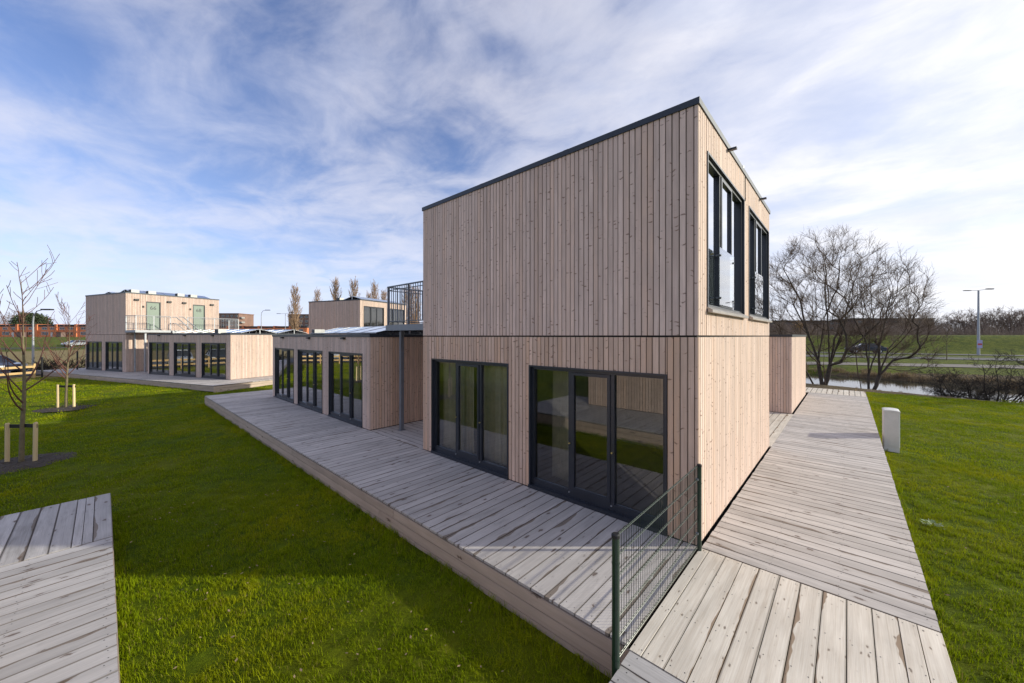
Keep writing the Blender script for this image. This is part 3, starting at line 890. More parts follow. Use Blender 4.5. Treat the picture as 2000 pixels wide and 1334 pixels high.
# overflow spouts through the roof edge, glass balustrades before the upper windows
for x in (1.62, 4.55):
    mb = MB(); mb.box(x - 0.03, x + 0.03, -0.125, 0.03, 5.752, 5.768); mb.box(x - 0.03, x - 0.024, -0.125, 0.03, 5.768, 5.785); mb.box(x + 0.024, x + 0.03, -0.125, 0.03, 5.768, 5.785)
    mb.build('overflow_spout', 'metal_dark', main)
mb = MB(); mb.tube([(2.95, 0.03, 5.80), (2.95, 0.03, 5.98)], 0.012, 6); mb.build('roof_rod', 'steel_grey', main)
mb = MB(); mb.box(2.94, 2.955, -0.012, 0.0, 5.30, 5.77); mb.build('joint_strip', 'membrane', main)
for y in (2.05, 4.12):
    mb = MB(); mb.box(-0.0205, -0.0165, y - 0.05, y + 0.05, 5.773, 5.8615); mb.build('trim_joint', 'roof_metal', main)
for x0 in (1.07, 3.97):
    mb = MB(); mb.box(x0, x0 + 0.95, -0.004, 0.006, 3.225, 4.10)
    g = mb.build('glass_balustrade', 'glass_clear', main)
    for z in (3.33, 3.98):
        for xx in (x0 + 0.05, x0 + 0.89):
            mb = MB(); mb.tube([(xx, -0.016, z), (xx, 0.06, z)], 0.017, 8); mb.build('clamp', 'steel_grey', g)

low2 = cabin('timber_cabin', 'low single-storey larch cabin with three tall windows, beyond the grey steel post', (0, 8.85, 0), 0, 6.0, 9.2, False,
             front=(0.35, 3.26, 6.27), budget=300, end_mode='parts')
store = cabin('timber_cabin', 'low windowless timber block at the end of the right-hand walkway', (11.07, 0.02, 0), 0, 5.9, 6.0, False, front_mode='parts', end_mode='parts')
nb = cabin('timber_cabin', 'low cabin across the lawn, seen mirrored in the near ground-floor window', (-7.75, 6.3, 0), PI, 6.0, 6.1, False, front_mode='stuff', end_mode='stuff', detail=False)
R4 = math.radians(19.38)
u4 = Vector((-math.sin(R4), math.cos(R4), 0)); v4 = Vector((math.cos(R4), math.sin(R4), 0))
O4 = Vector((-0.06, 26.09, 0.10))
far4a = cabin('timber_cabin', 'far low cabin with three windows and a sunlit end wall, right of the numbered doors', tuple(O4), R4, 5.92, 9.2, False,
              front=(0.20, 3.22, 6.30), front_mode='stuff', end_mode='parts', detail=False)
far4b = cabin('timber_cabin', 'far two-storey cabin with pale green doors 66 and 68 on its upper floor', tuple(O4 + u4 * 12.16), R4, 6.10, 6.15, True,
              front=(0.15, 3.20), end_up=((1.14, 2.03, 3.10, 5.26), (4.14, 5.03, 3.10, 5.26)), front_mode='stuff', end_mode='parts', detail=False)
far3 = cabin('timber_cabin', 'two-storey cabin half hidden behind the low cabin roof, with big upper windows', (9.35, 29.06, 0.0), R4, 6.0, 6.1, True,
             end_up=((0.42,), (3.28,)), front_mode='stuff', end_mode='stuff', detail=False)

# numbered doors of the far cabin
for x0, num in ((1.14, '66'), (4.14, '68')):
    mb = MB(); rect_ring(mb, x0, x0 + 0.89, 3.10, 5.26, -0.006, 0.10, 0.055, 0.02)
    fr = mb.build('door_frame', 'metal_dark', far4b)
    mb = MB(); mb.box(x0 + 0.057, x0 + 0.833, 0.05, 0.09, 3.122, 5.203)
    dr = mb.build('door', 'door_green', far4b)
    mb = MB(); mb.tube([(x0 + 0.77, 0.05, 4.1), (x0 + 0.77, 0.005, 4.1)], 0.012, 6); mb.tube([(x0 + 0.78, 0.008, 4.1), (x0 + 0.65, 0.008, 4.1)], 0.012, 6)
    mb.build('handle', 'metal_dark', dr)
    cu = bpy.data.curves.new('door_number', 'FONT'); cu.body = num; cu.size = 0.40; cu.align_x = 'CENTER'; cu.extrude = 0.002
    cu.materials.append(M['metal_dark'])
    to = bpy.data.objects.new('door_number', cu); tm = bpy.data.meshes.new_from_object(to); bpy.data.objects.remove(to)
    tx = put(tm, 'door_number', dr); tx.location = (x0 + 0.445, 0.046, 4.66); tx.rotation_euler = (PI / 2, 0, 0)
for x0 in (0.59, 2.55, 3.53, 5.52):
    mb = MB(); mb.box(x0 - 0.13, x0 + 0.13, -0.10, 0.0, 5.27, 5.40); mb.build('wall_lamp', 'black_plastic', far4b)
for x0 in (0.98, 3.96):
    mb = MB(); mb.box(x0 - 0.045, x0 + 0.045, -0.05, 0.0, 4.78, 4.92); mb.build('door_bell', 'black_plastic', far4b)
# small dark lamps under the roof edge of the low cabins
for bld, L in ((low2, 9.2), (far4a, 9.2)):
    for s in (1.5, 4.5, 7.5):
        mb = MB(); mb.box(-0.10, 0.0, L - s - 0.09, L - s + 0.09, 2.64, 2.70); mb.build('eaves_lamp', 'black_plastic', bld)
mb = MB(); mb.tube([(0.47, -0.10, 0.0), (0.47, -0.10, 2.95)], 0.055, 10, ); mb.build('rain_pipe', 'galv', far4b)

# ------------------------------------------------------------------ decks of the far cabins
def far_deck(label, u0, u1, w0, w1, along, seed, O=O4):
    return deck('timber_deck', label, w0, w1, u0, u1, along, loc=tuple(O), rz=R4, seed=seed, screws=False, pitch=0.19, drop=0.34)


dk = far_deck('grey terrace in front of the far cabins', -2.05, 20.2, -2.0, -0.004, 'x', 21)
fascia(dk, -1.975, 20.2, -1.975, -2.05, 0.0, rows=(0.14, 0.14), out=(-1, 0), seed=22)
fascia(dk, -2.0, -2.025, 6.5, -2.025, 0.0, rows=(0.14, 0.14, 0.14), out=(0, -1), seed=23)
far_deck('grey boards before the sunlit end wall of the far low cabin', -2.05, -0.01, 0.0, 6.5, 'y', 24)
far_deck('grey boards between the two far cabins, below their balcony', 9.21, 12.15, 0.0, 6.0, 'y', 25)
far_deck('grey boards at the far left end of the terrace', 18.33, 20.2, 0.0, 6.0, 'x', 26)

# ------------------------------------------------------------------ steel balconies
def railing(root, p0, p1, z0, zt, mat, n, post_at=(0.0, 1.0), r=0.011, post=0.03, rail='handrail'):
    p0, p1 = Vector((*p0, 0)), Vector((*p1, 0))
    mb = MB(); mb.tube([p0 + Vector((0, 0, zt)), p1 + Vector((0, 0, zt))], 0.022, 8); mb.build(rail, mat, root)
    mb = MB(); mb.tube([p0 + Vector((0, 0, zt - 0.10)), p1 + Vector((0, 0, zt - 0.10))], 0.012, 6); mb.build('rail_bar', mat, root)
    mb = MB(); mb.tube([p0 + Vector((0, 0, z0 + 0.10)), p1 + Vector((0, 0, z0 + 0.10))], 0.014, 6); mb.build('rail_bar', mat, root)
    bm_ = MB(); bm_.tube([(0, 0, z0 + 0.10), (0, 0, zt - 0.01)], r, 6); bme = bm_.mesh('baluster', mat)
    for i in range(1, n): put(bme, 'baluster', root, loc=tuple(p0.lerp(p1, i / n)))
    pm = MB(); pm.box(-post, post, -post * 0.4, post * 0.4, z0 - 0.12, zt - 0.02); pme = pm.mesh('rail_post', mat)
    for t in post_at: put(pme, 'rail_post', root, loc=tuple(p0.lerp(p1, t)))


def balcony(label, loc, rz, x0, x1, y0, y1, mat, posts, near_n, side_n, open_side=None):
    root = thing('steel_balcony', label, 'balcony', loc, rz)
    mb = MB()
    mb.box(x0, x1, y0, y0 + 0.07, 2.90, 3.06); mb.box(x0, x1, y1 - 0.07, y1, 2.90, 3.06)
    mb.box(x0, x0 + 0.07, y0 + 0.07, y1 - 0.07, 2.90, 3.06); mb.box(x1 - 0.07, x1, y0 + 0.07, y1 - 0.07, 2.90, 3.06)
    mb.build('edge_beam', mat, root)
    mb = MB(); nb_ = int((x1 - x0) / 0.25)
    for i in range(nb_):
        a = x0 + 0.075 + i * (x1 - x0 - 0.15) / nb_
        mb.box(a, a + 0.2, y0 + 0.075, y1 - 0.075, 3.03, 3.07)
    mb.build('grating', mat, root)
    for (px, py) in posts:
        mb = MB(); mb.box(px - 0.05, px + 0.05, py - 0.05, py + 0.05, 0.012, 2.899); mb.box(px - 0.09, px + 0.09, py - 0.09, py + 0.09, 0.0, 0.012)
        mb.build('support_post', mat, root)
    return root


bal = balcony('grey steel balcony with vertical bars beside the two-storey cabin, on a slim post', (0, 0, 0), 0, 0.30, 5.9, 6.22, 8.50, 'steel_grey', ((0.65, 8.22), (3.6, 8.22)), 0, 0)
railing(bal, (0.34, 6.26), (0.34, 8.46), 3.06, 4.16, 'steel_grey', 20, (0.03, 0.5, 0.98))
railing(bal, (0.40, 8.46), (5.86, 8.46), 3.06, 4.16, 'steel_grey', 44, (0.25, 0.5, 0.75, 1.0))
Ob = O4 + u4 * 12.16
bal4 = balcony('pale galvanised balcony and stair below the numbered green doors', tuple(Ob), R4, -0.05, 6.9, -1.45, -0.03, 'galv', ((0.6, -1.2), (3.2, -1.2), (5.8, -1.2)), 0, 0)
railing(bal4, (0.0, -1.41), (2.0, -1.41), 3.06, 4.12, 'galv', 16, (0.0, 0.5, 1.0), r=0.008)
railing(bal4, (3.1, -1.41), (6.86, -1.41), 3.06, 4.12, 'galv', 28, (0.0, 0.5, 1.0), r=0.008)
railing(bal4, (0.0, -1.38), (0.0, -0.06), 3.06, 4.12, 'galv', 10, (1.0,), r=0.008)
railing(bal4, (6.86, -1.38), (6.86, -0.06), 3.06, 4.12, 'galv', 10, (1.0,), r=0.008)
# stair flight down from the landing, towards +x
for yy in (-1.55, -2.45):
    mb = MB(); mb.tube([(2.05, yy, 4.08), (2.3, yy, 4.08), (5.2, yy, 1.3)], 0.034, 8); mb.build('stair_rail', 'galv', bal4)
    mb = MB(); mb.tube([(2.05, yy, 3.6), (2.3, yy, 3.6), (5.2, yy, 0.85)], 0.026, 6); mb.build('stair_rail', 'galv', bal4)
    mb = MB(); mb.prism([(2.05, 3.06), (2.35, 3.06), (5.45, 0.0), (5.15, 0.0), (2.05, 2.9)], yy - 0.012, yy + 0.012); mb.build('stringer', 'galv', bal4, fix=True)
for i in range(15):
    mb = MB(); mb.box(2.2 + i * 0.203, 2.45 + i * 0.203, -2.43, -1.57, 2.86 - i * 0.2, 2.89 - i * 0.2); mb.build('stair_tread', 'galv', bal4)

# ------------------------------------------------------------------ roofs: solar arrays and units
def solar(label, loc, rz, along, n, w=1.10, length=1.05, rise=0.24, zb=0.06):
    """a pair of panels leaning on each other, n panels long; along = direction of the ridge"""
    root = thing('solar_array', label, 'solar panels', loc, rz + (0 if along == 'y' else PI / 2), 'solar panels on the roofs')
    for sd in (-1, 1):
        ax = Vector((0, 1, 0)); d = Vector((-sd * w, 0, rise)); ln = d.length; d.normalize()
        nn = d.cross(ax) if sd > 0 else ax.cross(d)
        nn = nn if nn.z > 0 else -nn
        for i in range(n):
            p = MB(); p.board((0, 0, 0), (1, 0, 0), (0, 1, 0), (0, 0, 1), length - 0.03, ln, 0.03, 0.002)
            yd = nn.cross(ax)
            pm = p.mesh('panel', 'solar_blue')
            o = Vector((sd * (w + 0.02), i * length, zb)) + d * (ln / 2)
            pn = put(pm, 'panel', root, mat=frame_m(o, ax, yd, nn))
            fr = MB()
            for e in (-1, 1): fr.box(0, length - 0.03, e * ln / 2 - 0.014, e * ln / 2 + 0.014, 0.001, 0.038)
            for xx in (0.0, length - 0.044): fr.box(xx, xx + 0.014, -ln / 2 + 0.014, ln / 2 - 0.014, 0.001, 0.037)
            fr.build('panel_frame', 'alu', pn)
    mb = MB()
    for i in range(n + 1):
        y = i * length - 0.012
        mb.box(-w, w, y - 0.02, y + 0.02, 0.0, 0.03)
        mb.box(-0.02, 0.02, y - 0.02, y + 0.02, 0.03, zb + rise - 0.02)
    mb.build('rack', 'alu', root)
    return root


solar('tented solar panels on the low cabin roof, nearest the front edge', (1.40, 9.0, 2.76), 0, 'y', 5, w=1.1)
solar('tented solar panels on the low cabin roof, the row behind the front one', (3.75, 9.0, 2.76), 0, 'y', 7, w=1.1)
def l4(x, y, z, O=O4): return tuple(O + v4 * x + u4 * y + Vector((0, 0, z)))
solar('tented solar panels on the far low cabin roof, its left row', l4(1.9, 0.25, 2.76), R4, 'y', 7, w=1.1)
solar('tented solar panels on the far low cabin roof, its right row', l4(4.3, 0.25, 2.76), R4, 'y', 7, w=1.1)
solar('solar panels on top of the far cabin with the numbered doors, front row', l4(5.9, 12.16 + 1.9, 5.82), R4, 'x', 5, w=1.1, rise=0.30)
solar('solar panels on top of the far cabin with the numbered doors, rear row', l4(5.9, 12.16 + 4.4, 5.82), R4, 'x', 5, w=1.1)
O3 = Vector((9.35, 29.06, 0))
solar('solar panels on the roof of the half-hidden two-storey cabin, front row', l4(5.7, 1.35, 5.82, O3), R4, 'x', 5, w=1.1, rise=0.30)
solar('solar panels on the roof of the half-hidden two-storey cabin, rear row', l4(5.7, 3.9, 5.82, O3), R4, 'x', 4, w=1.1)
solar('solar panels peeping over the low windowless block', (13.2, 1.6, 2.76), 0, 'y', 4, w=1.1, rise=0.32)


def unit(label, loc, rz, sc=0.78):
    root = thing('ventilation_unit', label, 'roof unit', loc, rz, 'ventilation units on the roofs')
    root.scale = (sc, sc, sc)
    mb = MB(); mb.box(-0.30, 0.30, -0.24, 0.24, 0.05, 0.40); mb.build('casing', 'ac_light', root)
    mb = MB()
    for i in range(7): mb.box(-0.318, -0.301, -0.22, 0.22, 0.075 + i * 0.045, 0.105 + i * 0.045)
    mb.build('grille', 'ac_grille', root)
    mb = MB(); mb.box(-0.303, -0.3005, -0.23, 0.23, 0.06, 0.39); mb.build('grille_back', 'ac_grille', root)
    for x in (-0.22, 0.22):
        mb = MB(); mb.box(x - 0.03, x + 0.03, -0.25, 0.25, 0.0, 0.05); mb.build('foot', 'galv', root)
    return root


unit('grey ventilation unit with slatted side on the low cabin roof', (0.55, 14.2, 2.76), 0, 0.62)
unit('ventilation unit at the left on the far low cabin roof', l4(0.8, 2.4, 2.78), R4)
unit('ventilation unit by the middle of the far low cabin roof', l4(3.2, 2.6, 2.78), R4)
unit('first ventilation unit from the left on the far two-storey roof', l4(0.75, 12.9, 5.82), R4)
unit('second ventilation unit from the left on the far two-storey roof', l4(1.75, 12.9, 5.82), R4)
unit('third ventilation unit from the left on the far two-storey roof', l4(3.6, 12.9, 5.82), R4)
unit('last ventilation unit from the left on the far two-storey roof', l4(4.5, 12.9, 5.82), R4)
unit('pale ventilation unit on the roof of the half-hidden two-storey cabin', l4(0.7, 3.0, 5.82, O3), R4)

# ------------------------------------------------------------------ curtains behind the glass
def curtain(label, o, h, width, z0, z1, flare=0.0, seed=1, mat='curtain'):
    rnd = random.Random(seed)
    mb = MB(); n = 40; rows = 10
    hx, hy = h
    ph = [rnd.uniform(0.6, 1.4) for _ in range(n + 1)]
    pts = []
    for j in range(rows + 1):
        t = j / rows; row = []
        for i in range(n + 1):
            s = (i / n - 0.5) * width * (1 + flare * (1 - t)) + width / 2
            d = 0.035 * math.sin(i * 1.55) * ph[i] * (1 - 0.35 * t)
            row.append((o[0] + hx * s - hy * d, o[1] + hy * s + hx * d, z0 + (z1 - z0) * t))
        pts.append(row)
    for j in range(rows):
        for i in range(n): mb.face([pts[j][i], pts[j][i + 1], pts[j + 1][i + 1], pts[j + 1][i]])
    return mb.build('curtain', mat, label=label, cat='curtain', smooth=True)


curtain('sheer beige curtain drawn across the left half of the left ground-floor window', (0.30, 5.78), (0, -1), 1.12, 0.08, 2.4, 0.02, 1)
curtain('sheer beige curtain drawn across the right half of the left ground-floor window', (0.34, 4.58), (0, -1), 1.15, 0.08, 2.4, 0.04, 2)
curtain('white curtain added to brighten the nearer big upper window of the sunlit wall', (0.45, 0.30), (1, 0), 1.75, 3.02, 5.5, 0.0, 7, 'curtain_added')  # added curtain, its white stands in for bright sky reflected in the glass
curtain('white curtain added to brighten the further big upper window of the sunlit wall', (3.36, 0.30), (1, 0), 1.75, 3.02, 5.5, 0.0, 8, 'curtain_added')  # likewise added, to whiten the further panes like reflected sky
curtain('dim curtain behind the left pane of the wide ground-floor window by the corner', (0.55, 2.72), (0, -1), 0.5, 0.08, 2.4, 0.1, 3)
curtain('curtain tied back inside the nearest window of the low cabin', (0.42, 10.75), (0, -1), 0.4, 0.08, 2.4, 0.3, 4)
p = O4 + v4 * 0.42 + u4 * 0.75
curtain('white curtain corner in the right window of the far low cabin', (p.x, p.y), tuple((-u4)[:2]), 0.35, 0.18, 2.4, 0.35, 5)

# ------------------------------------------------------------------ wire fence at the corner
wf = thing('wire_fence', 'low dark green wire mesh fence between two posts at the cabin corner', 'fence', (0, 0, 0))
for (x, y, zb, r) in ((-2.345, -0.012, -0.45, 0.032), (-0.07, -0.032, 0.0, 0.026)):
    mb = MB(); mb.tube([(x, y, zb), (x, y, 1.07)], r, 14); po = mb.build('post', 'green_powder', wf, smooth=False)
    mb = MB(); mb.tube([(x, y, 1.072), (x, y, 1.098), (x, y, 1.105)], [r * 1.1, r * 1.1, r * 0.8], 14); mb.build('cap', 'black_plastic', po)
    for z in (0.06, 0.86):
        mb = MB(); mb.tube([(x, y, z - 0.006), (x, y, z + 0.006)], r * 1.08, 14); mb.build('clamp_ring', 'green_powder', po)
vm = MB(); vm.tube([(0, 0, 0.0), (0, 0, 1.075)], 0.0026, 5); vme = vm.mesh('vertical_wire', 'green_powder')
nv = 44
for i in range(nv + 1): put(vme, 'vertical_wire', wf, loc=(-2.29 + i * (2.18 / nv), -0.012, 0.015))
hm = MB(); hm.tube([(-2.31, 0, 0), (-0.095, 0, 0)], 0.0035, 6); hme = hm.mesh('horizontal_wire', 'green_powder')
for i in range(7):
    for d in (-0.0062, 0.0062): put(hme, 'horizontal_wire', wf, loc=(0, -0.012 + d, 0.045 + i * 0.173))
for z in (0.218, 0.91):
    mb = MB(); mb.box(-0.11, -0.085, -0.03, 0.004, z - 0.012, z + 0.012); mb.build('clip', 'galv', wf)

# ------------------------------------------------------------------ utility cabinet on the right lawn
uc = thing('utility_cabinet', 'pale grey utility cabinet with a rounded lid beside the walkway', 'utility box', (9.12, -2.475, -0.42), 0)
mb = MB(); mb.box(0, 0.50, 0, 0.305, 0.0, 0.16); mb.build('plinth', 'cabinet', uc)
def rbox(mb, x0, x1, y0, y1, z0, z1, c):
    poly = [(x0 + c, y0), (x1 - c, y0), (x1, y0 + c), (x1, y1 - c), (x1 - c, y1), (x0 + c, y1), (x0, y1 - c), (x0, y0 + c)]
    n = len(mb.v)
    for z in (z0, z1):
        for q in poly: mb.v.append((*q, z))
    for i in range(8):
        j = (i + 1) % 8
        mb.f.append((n + i, n + j, n + 8 + j, n + 8 + i)); mb.uv.append([(0, 0)] * 4); mb.mi.append(0)
    mb.f.append(tuple(n + i for i in range(7, -1, -1))); mb.uv.append([(0, 0)] * 8); mb.mi.append(0)
    mb.f.append(tuple(n + 8 + i for i in range(8))); mb.uv.append([(0, 0)] * 8); mb.mi.append(0)
mb = MB(); rbox(mb, -0.006, 0.506, -0.006, 0.311, 0.165, 1.10, 0.018); bd = mb.build('body', 'cabinet', uc)
mb = MB(); prof = [(-0.012, 1.103)] + [(0.1525 + 0.1645 * math.cos(PI - PI * i / 12), 1.125 + 0.03 * math.sin(PI * i / 12)) for i in range(13)] + [(0.317, 1.103)]
mb.prism(prof, -0.014, 0.514, axis='x'); mb.build('lid', 'cabinet', uc, fix=True)
mb = MB(); mb.box(-0.009, -0.0062, 0.02, 0.285, 0.20, 1.07); mb.build('door', 'cabinet', uc)

# ------------------------------------------------------------------ trees
def rvec(r): 
    while True:
        v_ = Vector((r.uniform(-1, 1), r.uniform(-1, 1), r.uniform(-1, 1)))
        if 0.05 < v_.length < 1: return v_.normalized()


def branch(r, mbs, p, d, L, rad, lev, cfg):
    """one limb and everything that grows from it; mbs[0] thick wood, mbs[1] thin wood"""
    maxlev = cfg['lev']
    segs = max(3, min(9, int(L / cfg['seg'][min(lev, len(cfg['seg']) - 1)])))
    pts = [p.copy()]; rr = [rad]; dirs = [d.copy()]
    cur = d.copy()
    for i in range(segs):
        cur = (cur + rvec(r) * cfg['wig'][min(lev, len(cfg['wig']) - 1)] + Vector((0, 0, cfg['up'][min(lev, len(cfg['up']) - 1)]))).normalized()
        p = p + cur * (L / segs)
        pts.append(p.copy()); dirs.append(cur.copy())
        rr.append(rad * (1 - (i + 1) / segs * cfg.get('taper', 0.72)))
    rr = [max(q, cfg['rmin']) for q in rr]
    sides = (7, 5, 4, 3, 3)[min(lev, 4)]
    mbs[0 if lev < cfg['thick'] else 1].tube(pts, rr, sides, cap=False)
    if lev + 1 >= maxlev: return
    nch = cfg['n'][min(lev, len(cfg['n']) - 1)]
    nch = r.randint(int(nch * 0.75), int(nch * 1.25 + 0.5))
    st = cfg['start'][min(lev, len(cfg['start']) - 1)]
    for c in range(nch):
        t = st + (1 - st) * (c + r.random()) / nch
        t = min(t, 0.98)
        i = min(int(t * segs), segs - 1); fr = t * segs - i
        q = pts[i].lerp(pts[i + 1], fr)
        ang = math.radians(r.uniform(*cfg['ang']))
        side = dirs[i].orthogonal().normalized()
        side = Matrix.Rotation(r.uniform(0, 2 * PI), 3, dirs[i]) @ side
        nd = (dirs[i] * math.cos(ang) + side * math.sin(ang)).normalized()
        ll = L * cfg['ratio'] * (1.15 - 0.65 * t) * r.uniform(0.7, 1.2)
        br = max(cfg['rmin'], rr[i] * r.uniform(0.42, 0.68))
        branch(r, mbs, q, nd, ll, br, lev + 1, cfg)


WILLOW = dict(lev=5, thick=2, seg=[0.9, 0.6, 0.42, 0.32, 0.3], wig=[0.08, 0.11, 0.13, 0.15, 0.16], up=[0.05, 0.06, 0.04, 0.02, 0.0], n=[10, 9, 8, 5], start=[0.22, 0.16, 0.12, 0.12],
              ang=(18, 44), ratio=0.52, rmin=0.0055, taper=0.97)


def tree_thing(name, label, cat, loc, stems, cfg, seed, mats, group=None, parts=('trunk', 'crown')):
    r = random.Random(seed)
    root = thing(name, label, cat, loc, 0, group)
    a, b_ = MB(), MB()
    for (off, d, L, rad) in stems:
        branch(r, (a, b_), Vector(off), Vector(d).normalized(), L, rad, 0, cfg)
    a.build(parts[0], mats[0], root, smooth=True)
    b_.build(parts[1], mats[1], root, smooth=True)
    return root


def crown_tree(name, label, cat, loc, stems, targets, seed, mats, leaf_r=0.006, pw=0.40, step=0.35, twigs=4, twig_len=(0.35, 0.8), group=None, sub=2, centre=None, drop=0.5, turn=1.7):
    """a tree grown towards points spread through its crown: each new limb leaves the nearest wood already there; limb thickness follows from the twigs it carries"""
    r = random.Random(seed)
    pos = []; par = []; paths = []
    for pts in stems:                                  # stems: lists of points
        prev = -1; ids = []
        if pos:                                        # a limb that leaves wood already there
            near = min(range(len(pos)), key=lambda i_: (pos[i_] - Vector(pts[0])).length)
            if (pos[near] - Vector(pts[0])).length < 0.25: prev = near; ids = [near]
        for a, b_ in zip(pts[:-1], pts[1:]):
            a, b_ = Vector(a), Vector(b_); k_ = max(1, int((b_ - a).length / step))
            for q in range(k_):
                pos.append(a.lerp(b_, q / k_) + rvec(r) * 0.03); par.append(prev); prev = len(pos) - 1; ids.append(prev)
        pos.append(Vector(pts[-1])); par.append(prev); ids.append(len(pos) - 1)
        paths.append(ids)
    arr = np.array([tuple(p) for p in pos])
    nd = np.array([tuple((pos[i] - pos[par[i]]).normalized()) if par[i] >= 0 else (0, 0, 1) for i in range(len(pos))])
    b0 = Vector((0, 0, 0))
    tl = sorted(targets, key=lambda t: (Vector(t) - b0).length * r.uniform(0.8, 1.2))
    nst = len(paths)
    ends = []
    for t in tl:
        dv = np.array(t) - arr
        ln = np.linalg.norm(dv, axis=1) + 1e-6
        d = ln * (1 + turn * (1 - (dv * nd).sum(1) / ln)) + drop * np.maximum(0, arr[:, 2] - t[2] + 0.4)
        i = int(d.argmin()); p0 = pos[i]; T = Vector(t); L = (T - p0).length
        if L < step * 0.5: continue
        pd = (p0 - pos[par[i]]).normalized() if par[i] >= 0 else Vector((0, 0, 1))
        c = p0.lerp(T, 0.5) + (pd - (T - p0).normalized()) * L * 0.16 - Vector((0, 0, 0.04)) * L
        k_ = max(2, int(L / step)); prev = i; ids = [i]; new = []
        for q in range(1, k_ + 1):
            f_ = q / k_
            p = p0 * (1 - f_) ** 2 + c * 2 * f_ * (1 - f_) + T * f_ ** 2 + rvec(r) * 0.022 * L * (1 - f_)
            pos.append(p); par.append(prev); prev = len(pos) - 1; ids.append(prev); new.append(tuple(p))
        arr = np.concatenate([arr, np.array(new)])
        nn_ = []
        for q in range(len(new)):
            e_ = pos[len(pos) - len(new) + q]; b_ = pos[par[len(pos) - len(new) + q]]
            nn_.append(tuple((e_ - b_).normalized()))
        nd = np.concatenate([nd, np.array(nn_)])
        paths.append(ids); ends.append(len(pos) - 1)
    cnt = [0] * len(pos)
    for e in ends: cnt[e] += 1
    for i in range(len(pos) - 1, -1, -1):
        if par[i] >= 0: cnt[par[i]] += cnt[i]
    rad = [max(leaf_r * 1.1, leaf_r * 1.25 * max(1, c_) ** pw) for c_ in cnt]
    root = thing(name, label, cat, loc, 0, group)
    A, B = MB(), MB()
    for k_, ids in enumerate(paths):
        rr = [rad[i] for i in ids]
        if k_ >= nst and len(ids) > 1: rr[0] = min(rr[0], rr[1] * 1.25)
        big_ = rr[0] > leaf_r * 6
        (A if big_ else B).tube([pos[i] for i in ids], rr, 7 if rr[0] > 0.06 else 5 if big_ else 4, cap=False)
    cen = Vector(centre) if centre else Vector((0, 0, 0))
    for e in ends:
        pd = (pos[e] - pos[par[e]]).normalized()
        out = (pos[e] - cen).normalized()
        for q in range(twigs):
            d = (pd * 0.7 + out * 0.9 + rvec(r) * 1.05 + Vector((0, 0, 0.15))).normalized()
            L = r.uniform(*twig_len); o = pos[e].lerp(pos[par[e]], r.random())
            m1 = o + d * L * 0.5 + rvec(r) * 0.06 * L; m2 = o + d * L + rvec(r) * 0.1 * L
            B.tube([o, m1, m2], [leaf_r, leaf_r * 0.8, leaf_r * 0.5], 3, cap=False)
            for _ in range(sub):
                o2 = o.lerp(m2, r.uniform(0.25, 0.9)); d2 = (d + rvec(r) * 0.7).normalized()
                B.tube([o2, o2 + d2 * L * r.uniform(0.3, 0.6)], [leaf_r * 0.75, leaf_r * 0.45], 3, cap=False)
    A.build('trunk', mats[0], root, smooth=True)
    B.build('crown', mats[1], root, smooth=True)
    return root


def dome(r, n, c, rx, ry, rz_, shell=0.35, zmin=-9):
    out = []
    while len(out) < n:
        v_ = rvec(r) * r.uniform(shell ** 3, 1) ** (1 / 3)
        p = (c[0] + v_.x * rx, c[1] + v_.y * ry, c[2] + v_.z * rz_)
        if p[2] > zmin: out.append(p)
    return out


zb = gz(29.9, -0.1) - 0.15
# camera-right is (0.67, -0.74); stems lean both ways along it
R_ = Vector((0.67, -0.74, 0))
def lean(s, f=0.0): return tuple(Vector((0, 0, 1)) + R_ * s + Vector((0.74, 0.67, 0)) * f)
def cr(a, f_, z): return tuple(R_ * a + Vector((0.74, 0.67, 0)) * f_ + Vector((0, 0, z)))


def limbs(r, base, tips, bend=0.12):
    """main limbs: gently bowed lines from the base fork to given tips"""
    out = []
    for (b_, t) in zip(base, tips):
        b_, t = Vector(b_), Vector(t)
        L = (t - b_).length
        m1 = b_.lerp(t, 0.33) + Vector((0, 0, bend * L * 0.55)) + rvec(r) * 0.04 * L
        m2 = b_.lerp(t, 0.68) + Vector((0, 0, bend * L * 0.35)) + rvec(r) * 0.04 * L
        out.append([tuple(b_), tuple(m1), tuple(m2), tuple(t)])
    return out


r = random.Random(31)
tg = dome(r, 520, cr(-0.1, 0, 6.5), 3.9, 3.9, 4.9, 0.25, 1.8)
fork = cr(-0.25, 0.1, 2.0); fork2 = cr(0.55, 0.05, 1.7)
tips = [cr(-0.6, 0.3, 9.6), cr(-2.2, 0.6, 8.4), cr(0.1, -1.3, 9.2), cr(-3.2, -0.4, 6.2), cr(-1.4, 1.8, 7.6), cr(0.9, 0.8, 9.4), cr(1.9, -0.6, 8.2), cr(2.6, 1.2, 6.4), cr(1.2, -1.9, 7.2)]
crown_tree('willow_tree', 'big bare many-stemmed willow on the canal bank beyond the walkway', 'tree', (29.9, -0.1, zb),
           [[(0, 0, 0), cr(-0.1, 0.1, 1.0), fork], [cr(0.15, 0, 0), cr(0.35, 0, 0.8), fork2], [cr(-0.3, 0.2, 0), cr(-0.9, 0.3, 1.1), cr(-2.0, 0.3, 2.6), cr(-3.0, 0.2, 4.0)], [cr(-0.1, -0.3, 0), cr(-0.35, -0.5, 2.0), cr(-0.5, -0.7, 4.6), cr(-0.9, -0.9, 7.0)]]
           + limbs(r, [fork] * 5 + [fork2] * 4, tips),
           tg, 11, ('bark', 'twig'), leaf_r=0.0070, pw=0.50, centre=cr(0, 0, 2.0), twigs=8, twig_len=(0.4, 1.0))
zb = gz(30.1, -2.5) - 0.15
r = random.Random(37)
